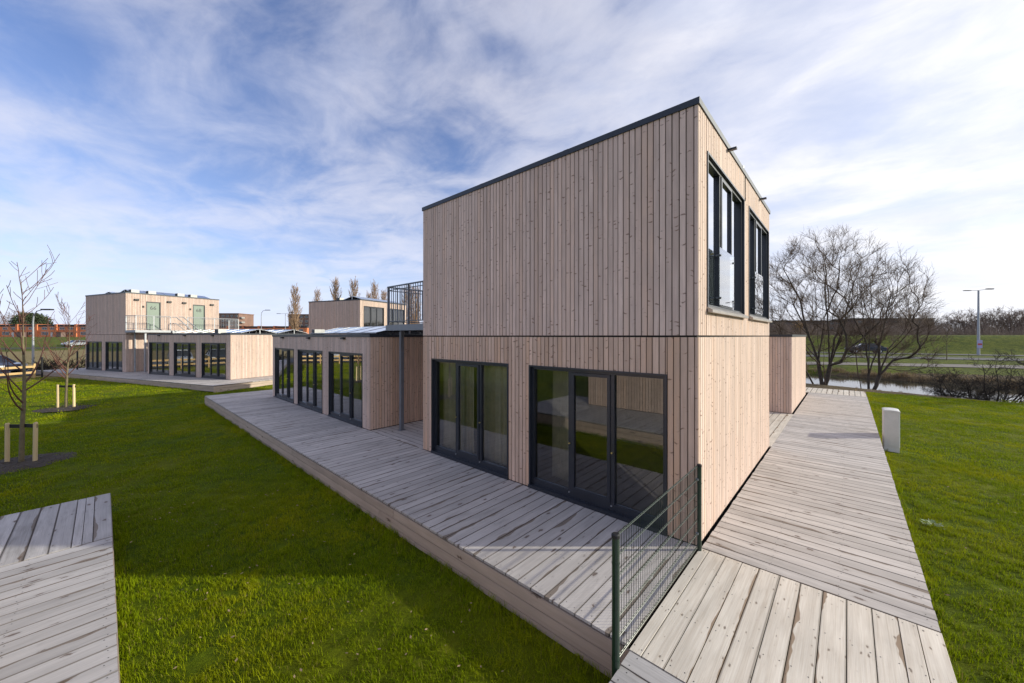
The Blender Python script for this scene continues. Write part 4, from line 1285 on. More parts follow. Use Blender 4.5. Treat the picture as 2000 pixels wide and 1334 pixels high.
tg = dome(r, 260, cr(0.8, 0, 6.0), 2.7, 2.7, 3.8, 0.25, 1.6) + dome(r, 70, cr(2.4, 0, 4.2), 1.8, 1.8, 2.6, 0.25, 1.4)
fork = cr(0.1, 0.1, 1.6); fork2 = cr(0.75, 0, 1.5)
crown_tree('willow_tree', 'slimmer bare willow leaning right over the canal, beside the big one', 'tree', (30.1, -2.5, zb),
           [[(0, 0, 0), cr(0.05, 0.1, 0.8), fork], [cr(0.2, 0, 0), cr(0.5, 0, 0.8), fork2], [cr(-0.2, 0.2, 0), cr(-0.5, 0.2, 1.4), cr(-0.7, 0.2, 3.4)]]
           + limbs(r, [fork] * 3 + [fork2] * 3, [cr(0.3, 0.2, 8.4), cr(-0.7, 0.5, 6.8), cr(1.0, -0.7, 7.6), cr(1.9, 0.2, 7.4), cr(2.7, -0.2, 5.6), cr(3.4, 0.2, 4.0)]),
           tg, 23, ('bark', 'twig'), leaf_r=0.0070, pw=0.475, centre=cr(0.5, 0, 1.5), twigs=7, twig_len=(0.4, 1.0))
SHRUB = dict(lev=4, thick=1, seg=[0.5, 0.35, 0.25, 0.2], wig=[0.22, 0.24, 0.25, 0.25], up=[0.02, 0.03, 0.02, 0.0], n=[8, 7, 5], start=[0.12, 0.15, 0.2], ang=(25, 65), ratio=0.55, rmin=0.006, taper=0.8)
for i, (x, y, h, ns, lab) in enumerate(((29.6, -6.4, 2.6, 9, 'dark bare shrub arching over the canal, left of the other shrubs'), (28.6, -7.9, 3.4, 12, 'dense dark bare shrub on the bank below the lamp post'),
                                       (27.2, -9.2, 4.0, 11, 'tall dark bare shrub at the right edge of the picture'))):
    r = random.Random(40 + i)
    st = []
    for q in range(ns):
        a = r.uniform(0, 2 * PI); s_ = r.uniform(0.2, 1.5)
        st.append(((r.uniform(-0.5, 0.5), r.uniform(-0.5, 0.5), 0), (math.cos(a) * s_, math.sin(a) * s_, 1), h * r.uniform(0.6, 1.1), 0.05 * r.uniform(0.6, 1.2)))
    tree_thing('bare_shrub', lab, 'shrub', (x, y, gz(x, y) - 0.1), st, SHRUB, 50 + i, ('twig_dark', 'twig_dark'), group='bare shrubs on the canal bank', parts=('stem', 'crown'))

# young staked trees on the lawn
SAP = dict(lev=3, thick=1, seg=[0.3, 0.2, 0.18], wig=[0.04, 0.09, 0.12], up=[0.06, 0.15, 0.10], n=[25, 3], start=[0.28, 0.3], ang=(30, 54), ratio=0.45, rmin=0.0055, taper=0.95)


def sapling(label, x, y, H, seed, dz=0):
    z = gz(x, y)
    r = random.Random(seed)
    root = thing('young_tree', label, 'tree', (x, y, z - 0.05), 0, 'young staked trees on the lawn')
    a, b_ = MB(), MB()
    branch(r, (a, b_), Vector((0, 0, 0)), Vector((0.01, 0.0, 1)), H, 0.052, 0, SAP)
    a.build('trunk', 'sap_bark', root, smooth=True); b_.build('crown', 'twig_red', root, smooth=True)
    return z


def tree_stakes(label, x, y, z, seed):
    root = thing('tree_stakes', label, 'tree support', (x, y, z), 0, 'tree stakes')
    r = random.Random(seed)
    for sd in (-1, 1):
        px, py = sd * 0.225 * 1.0, -sd * 0.245 * 0.75
        mb = MB(); mb.tube([(px, py, -0.2), (px + r.uniform(-.02, .02), py, 0.98), (px, py, 1.0)], [0.042, 0.040, 0.034], 10)
        mb.build('stake', 'post_wood', root)
    mb = MB()
    for (a, b_) in (((-0.265, 0.22), (0.0, 0.05)), ((0.0, 0.05), (0.265, -0.22)),):
        A, B = Vector((*a, 0.93)), Vector((*b_, 0.91))
        dd = (B - A).normalized(); nn = Vector((-dd.y, dd.x, 0)) * 0.008
        mb.face([A - nn + Vector((0, 0, -0.045)), B - nn + Vector((0, 0, -0.045)), B - nn + Vector((0, 0, 0.045)), A - nn + Vector((0, 0, 0.045))])
        mb.face([B + nn + Vector((0, 0, -0.045)), A + nn + Vector((0, 0, -0.045)), A + nn + Vector((0, 0, 0.045)), B + nn + Vector((0, 0, 0.045))])
        mb.face([A - nn + Vector((0, 0, 0.045)), B - nn + Vector((0, 0, 0.045)), B + nn + Vector((0, 0, 0.045)), A + nn + Vector((0, 0, 0.045))])
    mb.build('strap', 'black_plastic', root)
    # mulch ring
    mb = MB(); n = 28
    ring = [[(0, 0, 0.05)]]
    for k_, (rad, hh) in enumerate(((0.35, 0.05), (0.62, 0.045), (0.85, 0.0))):
        ring.append([(rad * r.uniform(0.88, 1.12) * math.cos(2 * PI * i / n), rad * r.uniform(0.88, 1.12) * math.sin(2 * PI * i / n), hh + r.uniform(-0.015, 0.02)) for i in range(n)])
    for i in range(n):
        j = (i + 1) % n
        mb.face([ring[0][0], ring[1][i], ring[1][j]])
        mb.face([ring[1][i], ring[2][i], ring[2][j], ring[1][j]])
        mb.face([ring[2][i], ring[3][i], ring[3][j], ring[2][j]])
    for q in range(420):
        a = r.uniform(0, 2 * PI); rd = 0.85 * math.sqrt(r.random()); s_ = r.uniform(0.01, 0.03); t = r.uniform(0, PI)
        c = Vector((rd * math.cos(a), rd * math.sin(a), 0.05 + r.uniform(0, 0.03)))
        mb.face([c + Vector((s_ * math.cos(t), s_ * math.sin(t), 0)), c + Vector((-s_ * math.sin(t) * .4, s_ * math.cos(t) * .4, 0.008)), c - Vector((s_ * math.cos(t), s_ * math.sin(t), 0.004))])
    o = mb.build('mulch', 'soil', loc=(x, y, z - 0.005), kind='stuff', label='dark mulch around the staked tree')


for (x, y, H, sd, la, lb) in ((-6.57, 13.70, 4.6, 5, 'nearest young bare tree at the left edge of the lawn', 'two short timber stakes with a black strap round the nearest young tree'),
                             (-6.26, 23.10, 4.0, 9, 'further young bare tree before the far two-storey cabin', 'two short timber stakes with a black strap round the further young tree')):
    z = sapling(la, x, y, H, sd)
    tree_stakes(lb, x, y, z, sd)

# poplars far behind
POP = dict(lev=3, thick=1, seg=[2.5, 1.6, 1.0], wig=[0.03, 0.06, 0.1], up=[0.06, 0.30, 0.2], n=[120, 8], start=[0.08, 0.10], ang=(24, 44), ratio=0.30, rmin=0.035, taper=0.95)
pops = []
for sd in (3, 4):
    pops.append(tree_thing('poplar_tree', 'x', 'tree', (0, 0, 0), [((0, 0, 0), (0, 0, 1), 20, 0.28)], POP, sd, ('poplar_twig', 'poplar_twig'), group='bare poplars behind the cabins'))
for i, (x, y, top, lab) in enumerate(((47.1, 164.2, 21.6, 'tall tan poplar by the street lamps, left of the other poplars'), (72.1, 211.0, 26.2, 'small distant poplar at the left end of the half-hidden cabin roof'),
                                      (64.6, 167.3, 26.2, 'left one of the two taller poplars above the half-hidden cabin roof'), (69.9, 161.4, 26.2, 'right one of the two taller poplars above the half-hidden cabin roof'),
                                      (90.7, 190.6, 24.4, 'low poplar just left of the slim poplar near the balcony'), (83.6, 168.6, 26.9, 'slim poplar just left of the balcony'),
                                      (97.0, 183.6, 25.5, 'poplar at the left corner of the balcony'), (87.7, 149.2, 22.9, 'left poplar seen through the balcony bars'),
                                      (92.5, 151.4, 24.0, 'middle poplar seen through the balcony bars'), (97.3, 153.5, 25.1, 'right poplar seen through the balcony bars'))):
    zb = gz(x, y); s_ = (top - zb) / 20.5
    src = pops[i % 2]
    if i < 2:
        src.location = (x, y, zb); src.rotation_euler = (0, 0, i * 1.3); src.scale = (s_, s_, s_); src['label'] = lab
    else: dup(src, (x, y, zb), i * 1.1, lab, sc=s_)

# bare trees along the far side of the dyke
BARE = dict(lev=4, thick=1, seg=[1.0, 0.8, 0.6, 0.5], wig=[0.12, 0.16, 0.2, 0.2], up=[0.05, 0.06, 0.03, 0.0], n=[13, 11, 8], start=[0.12, 0.1, 0.1], ang=(18, 44), ratio=0.50, rmin=0.011, taper=0.95)
bares = []
for sd in (61, 62, 63):
    r = random.Random(sd)
    tg = dome(r, 230, (0, 0, 3.2), 3.0, 3.0, 2.7, 0.2, 0.7)
    bares.append(crown_tree('bare_tree', 'x', 'tree', (0, 0, 0), [[(0, 0, 0), (0.1, 0, 1.0), (0.0, 0.1, 1.9)], [(0.1, 0, 0), (0.6, 0.3, 0.9)], [(-0.1, 0, 0), (-0.6, 0.2, 1.0)]], tg, sd, ('far_twig', 'far_twig'),
                            leaf_r=0.016, pw=0.38, twigs=5, twig_len=(0.4, 1.0), sub=2, centre=(0, 0, 1.2), group='bare trees behind the dyke'))
spots = [(185.2, -17.9, 12.2, 'round bare tree right of the long dark flats'), (158.9, -18.8, 6.4, 'low bare tree at the right end of the long flats'), (146.3, -19.8, 6.2, 'low bushy bare tree, first in the thicket right of the flats'),
         (148.7, -22.3, 7.2, 'bushy bare tree, second in the thicket right of the flats'), (151.0, -24.9, 9.6, 'tall round bare tree left of the lamp post'), (160.7, -28.2, 7.2, 'bare tree directly behind the lamp post'),
         (147.1, -28.1, 7.6, 'bare tree just right of the lamp post'), (149.3, -30.5, 9.8, 'tallest spreading bare tree right of the lamp post'), (159.3, -34.1, 7.2, 'low bare tree right of the tallest one'),
         (144.3, -32.4, 8.9, 'bare tree at the right edge of the picture behind the dyke'), (147.5, -35.9, 8.6, 'bare tree cut by the right edge of the picture'),
         (133.4, 14.0, 6.8, 'small bare tree far behind the big willow')]
for i, (x, y, top, lab) in enumerate(spots):
    zb = gz(x, y) - 0.2; s_ = (top - zb) / 6.0
    src = bares[i % 3]
    if i < 3:
        src.location = (x, y, zb); src.scale = (s_ * 1.15, s_ * 1.15, s_); src['label'] = lab
    else:
        d_ = dup(src, (x, y, zb), i * 1.7, lab); d_.scale = (s_ * 1.2, s_ * 1.2, s_)
# low scrub mass along the dyke top, nobody could count it
r = random.Random(77)
mb = MB()
for q in range(9000):
    t = r.random()
    x = 128 + 34 * r.random(); y = 26 - 78 * t
    z = gz(x, y); h = r.uniform(0.8, 4.2) * (0.5 + 0.5 * math.sin(t * 31) ** 2)
    p0 = Vector((x, y, z)); p1 = p0 + Vector((r.uniform(-.8, .8), r.uniform(-.8, .8), h))
    mb.tube([p0, p0.lerp(p1, .5) + rvec(r) * 0.2, p1], [0.03, 0.02, 0.01], 3, cap=False)
mb.build('scrub', 'far_twig', kind='stuff', label='brown leafless scrub along the top of the dyke')
# small tree with yellow leaves by the flats
r = random.Random(5)
yt = thing('small_tree', 'small tree with yellowish leaves over the low windowless block', 'tree', (133.4, 9.4, gz(133.4, 9.4)))
a, b_ = MB(), MB()
branch(r, (a, b_), Vector((0, 0, 0)), Vector((0, 0, 1)), 4.5, 0.12, 0, dict(BARE, n=[12, 6, 4], rmin=0.02))
a.build('trunk', 'far_twig', yt); b_.build('branches', 'far_twig', yt)
mb = MB()
for q in range(700):
    c = Vector((0, 0, 2.9)) + rvec(r) * r.uniform(0.3, 2.2); s_ = 0.16
    mb.face([c + rvec(r) * s_, c + rvec(r) * s_, c + rvec(r) * s_])
mb.build('crown', 'yellow_leaf', yt)
# small sapling and marker on the road verge
tree_thing('young_tree', 'thin bare sapling on the verge before the road', 'tree', (58.98, -9.74, gz(58.98, -9.74)), [((0, 0, 0), (0, 0, 1), 3.3, 0.05)], dict(SAP, rmin=0.014, n=[14, 3], start=[0.5, 0.3]), 8, ('sap_bark', 'twig'))
# evergreen and bare tree behind the orange houses
eg = thing('evergreen_tree', 'round dark evergreen behind the orange houses', 'tree', (-29.7, 308.5, gz(-29.7, 308.5)))
r = random.Random(4)
mb = MB(); mb.tube([(0, 0, 0), (0, 0, 5)], [0.5, 0.3], 8); mb.build('trunk', 'bark', eg)
mb = MB()
for q in range(5200):
    v_ = rvec(r); rad = r.uniform(0.35, 1.0) ** 0.5
    c = Vector((v_.x * 6.8 * rad, v_.y * 6.8 * rad, 7.0 + v_.z * 5.2 * rad)) + rvec(r) * 0.7
    mb.face([c + rvec(r) * 0.55, c + rvec(r) * 0.55, c + rvec(r) * 0.55])
mb.build('crown', 'evergreen', eg)
dup(bares[0], (-35.1, 329.4, gz(-35.1, 329.4)), 0.7, 'bare tree behind the orange houses at the far left', sc=2.3)

# ------------------------------------------------------------------ far buildings
_fw = {}


def far_window(bld, x, z, W, H, mat='frame_white', y=0.0):
    key = (W, H, mat)
    if key not in _fw:
        mb = MB(); rect_ring(mb, 0, W, 0, H, -0.06, 0.05, 0.09); mb.box(W / 2 - 0.04, W / 2 + 0.04, -0.05, 0.03, 0.09, H - 0.09)
        f_ = mb.mesh('window', mat)
        mb = MB(); mb.box(0.09, W - 0.09, -0.02, 0.0, 0.09, H - 0.09)
        _fw[key] = (f_, mb.mesh('pane', 'car_glass'))
    w_ = put(_fw[key][0], 'window', bld, loc=(x, y, z))
    put(_fw[key][1], 'pane', w_)


def row_house(label, x, y, rz, W=8.4, H=5.6, variant=0, group='orange brick row houses'):
    z = gz(x, y) - 0.1
    b_ = thing('row_house', label, 'house', (x, y, z), rz, group)
    mb = MB(); mb.box(0.9, W, 0, 8, 0, H - 1.0); mb.build('wall', 'brick_orange', b_)
    mb = MB(); mb.box(0, 0.898, -0.5, 8, 0, H); mb.build('pier', 'brick_orange', b_)
    mb = MB(); mb.box(0.90, W, -0.15, 8.2, H - 0.998, H - 0.15); mb.build('roof', 'house_roof', b_)
    for (wx, wz, ww, wh) in (((1.6, 3.2, 2.2, 1.1), (5.2, 3.2, 2.2, 1.1), (5.0, 0.9, 2.4, 1.3)) if variant == 0 else ((2.4, 3.2, 2.2, 1.1), (6.0, 3.2, 1.8, 1.1), (2.2, 0.9, 3.0, 1.4))):
        far_window(b_, wx, wz, ww, wh)
    mb = MB(); dx = 1.5 if variant == 0 else 6.2
    mb.box(dx, dx + 1.0, -0.05, 0.0, 0, 2.1); mb.build('door', 'frame_white' if variant else 'metal_dark', b_)
    if variant == 0:
        mb = MB(); mb.box(2.8, 4.8, -2.2, -0.1, 0, 2.0); mb.box(2.7, 4.9, -2.3, 0.0, 2.0, 2.15); mb.build('porch', 'brick_dark', b_)
    return b_


ra = math.atan2(-0.741, 0.671)
dl = Vector((0.671, -0.741, 0))
P0 = Vector((-41.5, 276.9, 0))
for i, lab in enumerate(('orange brick row house cut by the left edge of the picture', 'orange brick row house behind the nearest young tree', 'orange brick row house left of the street lamp', 'orange brick row house right of the street lamp',
                         'orange brick row house touching the far two-storey cabin', 'orange brick row house mostly hidden by the far cabin')):
    p = P0 + dl * (8.45 * i); row_house(lab, p.x, p.y, ra, variant=i % 2)
P1 = Vector((34.0, 253.2, 0))
for i, lab in enumerate(('orange brick row house below the brown apartment block', 'orange brick row house left of the tall street lamp over the far roofs', 'orange brick row house under the curved street lamp', 'orange brick row house between the curved and the straight street lamp',
                         'orange brick row house behind the straight street lamp', 'orange brick row house at the foot of the tall tan poplar')):
    p = P1 + dl * (8.45 * i); row_house(lab, p.x, p.y, ra, variant=(i + 1) % 2, group='orange brick row houses over the far roofs', H=6.0)


def flats(label, x, y, rz, W, H, dep, floors, cols, mat, balc=False):
    b_ = thing('apartment_block', label, 'apartment building', (x, y, gz(x, y) - 0.1), rz)
    mb = MB(); mb.box(0, W, 0, dep, 0, H); mb.build('wall', mat, b_)
    mb = MB(); mb.box(-0.3, W + 0.3, -0.3, dep + 0.3, H + 0.002, H + 0.5); mb.build('roof', 'house_roof' if mat == 'brick_dark' else mat, b_)
    fh = H / floors
    for f_ in range(floors):
        for c in range(cols):
            far_window(b_, (c + 0.22) * W / cols, f_ * fh + 0.9, round(W / cols * 0.56, 2), round(fh * (0.5 if balc or mat == 'brick_brown' else 0.32), 2), 'frame_white' if mat == 'brick_brown' else 'ac_grille')
        if balc:
            mb = MB(); mb.box(W, W + 1.6, 0.5, 3.5, f_ * fh + 0.1, f_ * fh + 1.1); mb.build('balcony', 'concrete', b_)
    return b_


flats('brown brick apartment block with stepped top right of the far cabin', 44.0, 301.5, ra, 14.5, 14.8, 14, 5, 5, 'brick_brown', balc=True)
flats('brown brick apartment block behind the tall tan poplar', 75.5, 267.0, ra, 20, 14.2, 14, 5, 6, 'brick_brown')
flats('long dark flats behind the dyke and the willows', 196.0, 29.7, math.atan2(-28.59 - 26.57, 248.79 - 198.81), 42.0, 6.6, 12, 3, 14, 'brick_dark')
flats('darker set-back flats at the right end of the long block', 226.5, -4.0, math.atan2(-28.59 - 26.57, 248.79 - 198.81), 36.0, 7.6, 12, 3, 9, 'brick_dark')

# ------------------------------------------------------------------ street lamps
def lamp(label, x, y, top, arms, base_z=None, sign=False, mat='galv', rz=0.0, r0=0.10):
    z = gz(x, y) if base_z is None else base_z
    root = thing('street_lamp', label, 'street lamp', (x, y, z), rz, 'street lamps')
    H = top - z
    if arms == 2:
        mb = MB(); mb.tube([(0, 0, 0), (0, 0, H - 0.1)], [r0, r0 * 0.55], 10); mb.build('pole', mat, root)
        for sd, rise in ((-1, -0.05), (1, 0.35)):
            mb = MB(); mb.tube([(0, 0, H - 0.12), (sd * 1.1, 0, H - 0.12 + rise * 0.5)], 0.03, 6); mb.build('arm', mat, root)
            mb = MB(); mb.box(sd * 1.1 if sd > 0 else -1.95, 1.95 if sd > 0 else -1.1, -0.14, 0.14, H - 0.16 + rise * 0.5, H - 0.07 + rise * 0.6); mb.build('lamp_head', 'black_plastic', root)
    else:
        mb = MB(); mb.tube([(0, 0, 0), (0, 0, H - 1.2), (0.06, 0, H - 0.6), (0.35, 0, H - 0.18), (0.9, 0, H - 0.05)], [r0, r0 * 0.6, r0 * 0.5, r0 * 0.45, r0 * 0.4], 10); mb.build('pole', mat, root)
        mb = MB(); mb.box(0.85, 1.75, -0.15, 0.15, H - 0.10, H + 0.02); mb.build('lamp_head', 'black_plastic', root)
    if sign:
        mb = MB(); mb.box(-0.24 * 1.4, 0.24 * 1.4, -0.16, -0.12, 1.0, 2.05); s_ = mb.build('sign_board', 'sign_face', root)
        mb = MB(); mb.box(-0.29, 0.29, -0.165, -0.1605, 1.38, 1.62); mb.build('sign_band', 'sign_red', s_)
    return root


RZ = math.atan2(-0.741, 0.671)
lamp('grey double-armed street lamp with a small sign, beyond the canal', 74.1, -14.5, 9.0, 2, sign=True, rz=RZ, r0=0.16)
lamp('tall street lamp behind the nearest young tree', -9.5, 53.8, 5.2, 1, rz=RZ, r0=0.09)
lamp('curved street lamp over the far roofs', 16.3, 86.5, 8.0, 1, rz=RZ, r0=0.09)
lamp('thin straight street lamp left of the tall poplar', 22.9, 94.2, 8.0, 2, rz=RZ, r0=0.09)

# ------------------------------------------------------------------ cars
def car(label, x, y, rz, paint, group='cars', van=False):
    root = thing('car', label, 'car', (x, y, gz(x, y) + 0.06), rz, group)
    L, W = 4.4, 0.86
    low = [(-2.2, 0.35), (-2.22, 0.62), (-2.1, 0.86), (-1.2, 0.95), (0.9, 0.97), (2.0, 0.92), (2.17, 0.7), (2.17, 0.35)]
    mb = MB(); mb.prism(low, -W, W); body = mb.build('body', paint, root, fix=True)
    bv = body.modifiers.new('bevel', 'BEVEL'); bv.width = 0.07; bv.segments = 2
    top = [(-1.25, 0.93), (-0.45, 1.42), (0.0, 1.47), (0.95, 1.43), (1.75, 0.95)] if not van else [(-1.9, 0.93), (-1.5, 1.5), (-1.0, 1.85), (2.05, 1.85), (2.12, 0.95)]
    gl = MB(); n = len(top)
    A = [(a, -W * (0.97 if b_ < 1 else 0.80), b_) for a, b_ in top]; B = [(a, W * (0.97 if b_ < 1 else 0.80), b_) for a, b_ in top]
    gl.face(A); gl.face(B[::-1])
    for i in range(n - 1): gl.face([A[i + 1], A[i], B[i], B[i + 1]])
    gl.build('windows', 'car_glass', root, fix=True)
    rf = MB()
    tp = top[1:-1]
    rf.face([(a, -W * 0.79, b_ + 0.012) for a, b_ in (tp[0], tp[-1])] + [(a, W * 0.79, b_ + 0.012) for a, b_ in (tp[-1], tp[0])])
    for sd in (-1, 1):
        for (a, b_) in ((top[0], top[1]), (top[-2], top[-1])):
            rf.tube([(a[0], sd * W * (0.97 if a[1] < 1 else 0.8), a[1] + .01), (b_[0], sd * W * (0.97 if b_[1] < 1 else 0.8), b_[1] + .01)], 0.045, 5)
        m_ = len(top) // 2
        rf.tube([(0.15, sd * W * 0.97, 0.96), (0.15, sd * W * 0.80, top[m_][1])], 0.04, 5)
        if van: rf.box(0.3, 2.05, sd * W * 0.9 - 0.03, sd * W * 0.9 + 0.03, 0.95, 1.8)
    rf.box(tp[0][0], tp[-1][0], -W * 0.78, W * 0.78, tp[1][1] - 0.02, tp[1][1] + 0.02)
    rf.build('roof', paint, root, fix=True)
    for sx in (-1.35, 1.3):
        for sd in (-1, 1):
            mb = MB(); mb.tube([(sx, sd * 0.70, 0.32), (sx, sd * 0.885, 0.32)], 0.32, 18); wh = mb.build('wheel', 'rubber', root)
            mb = MB(); mb.tube([(sx, sd * 0.886, 0.32), (sx, sd * 0.90, 0.32)], 0.20, 14); mb.build('rim', 'alu', wh)
    for sd in (-1, 1):
        mb = MB(); mb.box(-2.23, -2.10, sd * 0.62 - 0.17, sd * 0.62 + 0.17, 0.62, 0.78); mb.build('headlight', 'lamp_clear', root)
        mb = MB(); mb.box(2.10, 2.19, sd * 0.66 - 0.15, sd * 0.66 + 0.15, 0.66, 0.88); mb.build('taillight', 'lamp_red', root)
    return root


car('dark car driving below the dyke, seen between the willow stems', 70.9, -3.4, math.atan2(-0.969, 0.246), 'car_navy', 'cars on the far roads')
car('silver car on the road below the dyke at the far left', -9.4, 132.2, math.atan2(0.56, 0.829) , 'car_silver', 'cars on the far roads')
pk = math.atan2(0.75, -0.66)
for i, (u, paint, lab, van) in enumerate(((4.8, 'car_navy', 'dark blue car parked behind the timber fence at the left edge', False), (7.8, 'car_silver', 'silver parked car mirrored in the windows of the far low cabin', False),
                                          (10.8, 'car_black', 'black parked car mirrored in the windows of the far low cabin', False), (13.8, 'car_yellow', 'yellow parked van mirrored in the far low cabin windows', True),
                                          (16.8, 'car_silver', 'silver parked car at the end of the row behind the timber fence', False))):
    x = -5.5 - 0.75 * u - 0.66 * 2.9; y = 45.8 - 0.66 * u + 0.75 * 2.9
    car(lab, x, y, pk, paint, 'cars parked behind the timber fence', van)

# ------------------------------------------------------------------ timber fence on the left
tf = thing('timber_fence', 'yellowish post and rail timber fence at the far left of the lawn', 'fence', (-8.2, 40.7, -0.2), math.atan2(-0.66, -0.75))
n = 9
pm = MB(); pm.box(-0.05, 0.05, -0.05, 0.05, -0.3, 1.02); pme = pm.mesh('post', 'yellow_timber')
for i in range(n + 1): put(pme, 'post', tf, loc=(0.3 + i * 1.9, 0, 0))
for z in (0.42, 0.82):
    for i in range(n):
        put(board_mesh('rail', 1.88, 0.15, 0.035, 'yellow_timber'), 'rail', tf, mat=frame_m((0.31 + i * 1.9, 0.055, z), (1, 0, 0), (0, 0, 1), (0, -1, 0)) if False else frame_m((0.31 + i * 1.9, 0.052, z), (1, 0, 0), (0, 0, -1), (0, 1, 0)))
bp_ = MB(); bp_.tube([(0, 0, -0.3), (0, 0, 1.45)], 0.05, 10)
bp_.build('fence_post', 'black_plastic', loc=(-8.1, 40.8, -0.2), label='single black post at the end of the timber fence', cat='post')
bp_.build('fence_post', 'black_plastic', loc=tuple(O4 + u4 * 18.6 + v4 * -0.35), label='black post beside the far end of the two-storey cabin with numbered doors', cat='post')
mb = MB(); mb.box(-0.02, 0.02, -0.02, 0.02, -0.2, 0.42); mb.build('marker_stake', 'yellow_timber', loc=(20.6, -1.75, gz(20.6, -1.75)), label='thin wooden stake behind the far end of the walkway', cat='stake')

# dark low shrub behind the far cabin
r = random.Random(15)
st = []
for q in range(26):
    a = r.uniform(0, 2 * PI); st.append(((r.uniform(-1.6, 1.6), r.uniform(-0.7, 0.7), 0), (math.cos(a) * 0.9, math.sin(a) * 0.9, 0.6), r.uniform(0.8, 1.5), 0.02))
tree_thing('low_shrub', 'dark reddish low shrub behind the terrace of the far two-storey cabin', 'shrub', (-7.6, 48.6, gz(-7.6, 48.6)), st, dict(SHRUB, lev=3, n=[7, 5], rmin=0.012), 16, ('twig_dark', 'twig_dark'), parts=('stem', 'crown'))

# small leafy weed in the right lawn
wd_t = thing('weed_clump', 'small leafy weed with pale flowers in the right lawn', 'plant', (3.95, -2.48, -0.4))
wd_t.scale = (0.62, 0.62, 0.62)
r = random.Random(21)
for nm, mt, cnt, s_ in (('leaf', 'weed_leaf', 46, 0.045), ('flower', 'weed_flower', 22, 0.016)):
    mb = MB()
    for q in range(cnt):
        a = r.uniform(0, 2 * PI); rd = r.uniform(0.02, 0.16); h = r.uniform(0.04, 0.11) + (0.03 if nm == 'flower' else 0)
        c = Vector((rd * math.cos(a) * 1.2, rd * math.sin(a), h)); d = Vector((math.cos(a), math.sin(a), 0.35)); sd_ = Vector((-math.sin(a), math.cos(a), 0))
        mb.face([c, c + d * s_ + sd_ * s_ * 0.6, c + d * s_ * 2, c + d * s_ - sd_ * s_ * 0.6])
    o = mb.build(nm, mt, wd_t)

# ------------------------------------------------------------------ grass blades
def tuft(name, seed, n, spread, h0, h1, wid, mat):
    r = random.Random(seed); mb = MB()
    for _ in range(n):
        a = r.uniform(0, 2 * PI); rd = spread * math.sqrt(r.random())
        p = Vector((rd * math.cos(a), rd * math.sin(a), -0.01))
        b_ = r.uniform(0, 2 * PI); ln = r.uniform(0.15, 0.9)
        h = r.uniform(h0, h1); d = Vector((math.cos(b_), math.sin(b_), 0))
        sd = Vector((-math.sin(b_), math.cos(b_), 0)) * wid * r.uniform(0.7, 1.3)
        m_ = p + Vector((0, 0, h * 0.6)) + d * h * ln * 0.35
        t = p + Vector((0, 0, h * (1 - 0.3 * ln))) + d * h * ln
        k_ = len(mb.v)
        mb.v += [tuple(p - sd), tuple(p + sd), tuple(m_ + sd * 0.7), tuple(m_ - sd * 0.7), tuple(t)]
        mb.f += [(k_, k_ + 1, k_ + 2, k_ + 3), (k_ + 3, k_ + 2, k_ + 4)]
        mb.uv += [[(0, 0)] * 4, [(0, 0)] * 3]; mb.mi += [0, 0]
    return mb.mesh(name, mat)


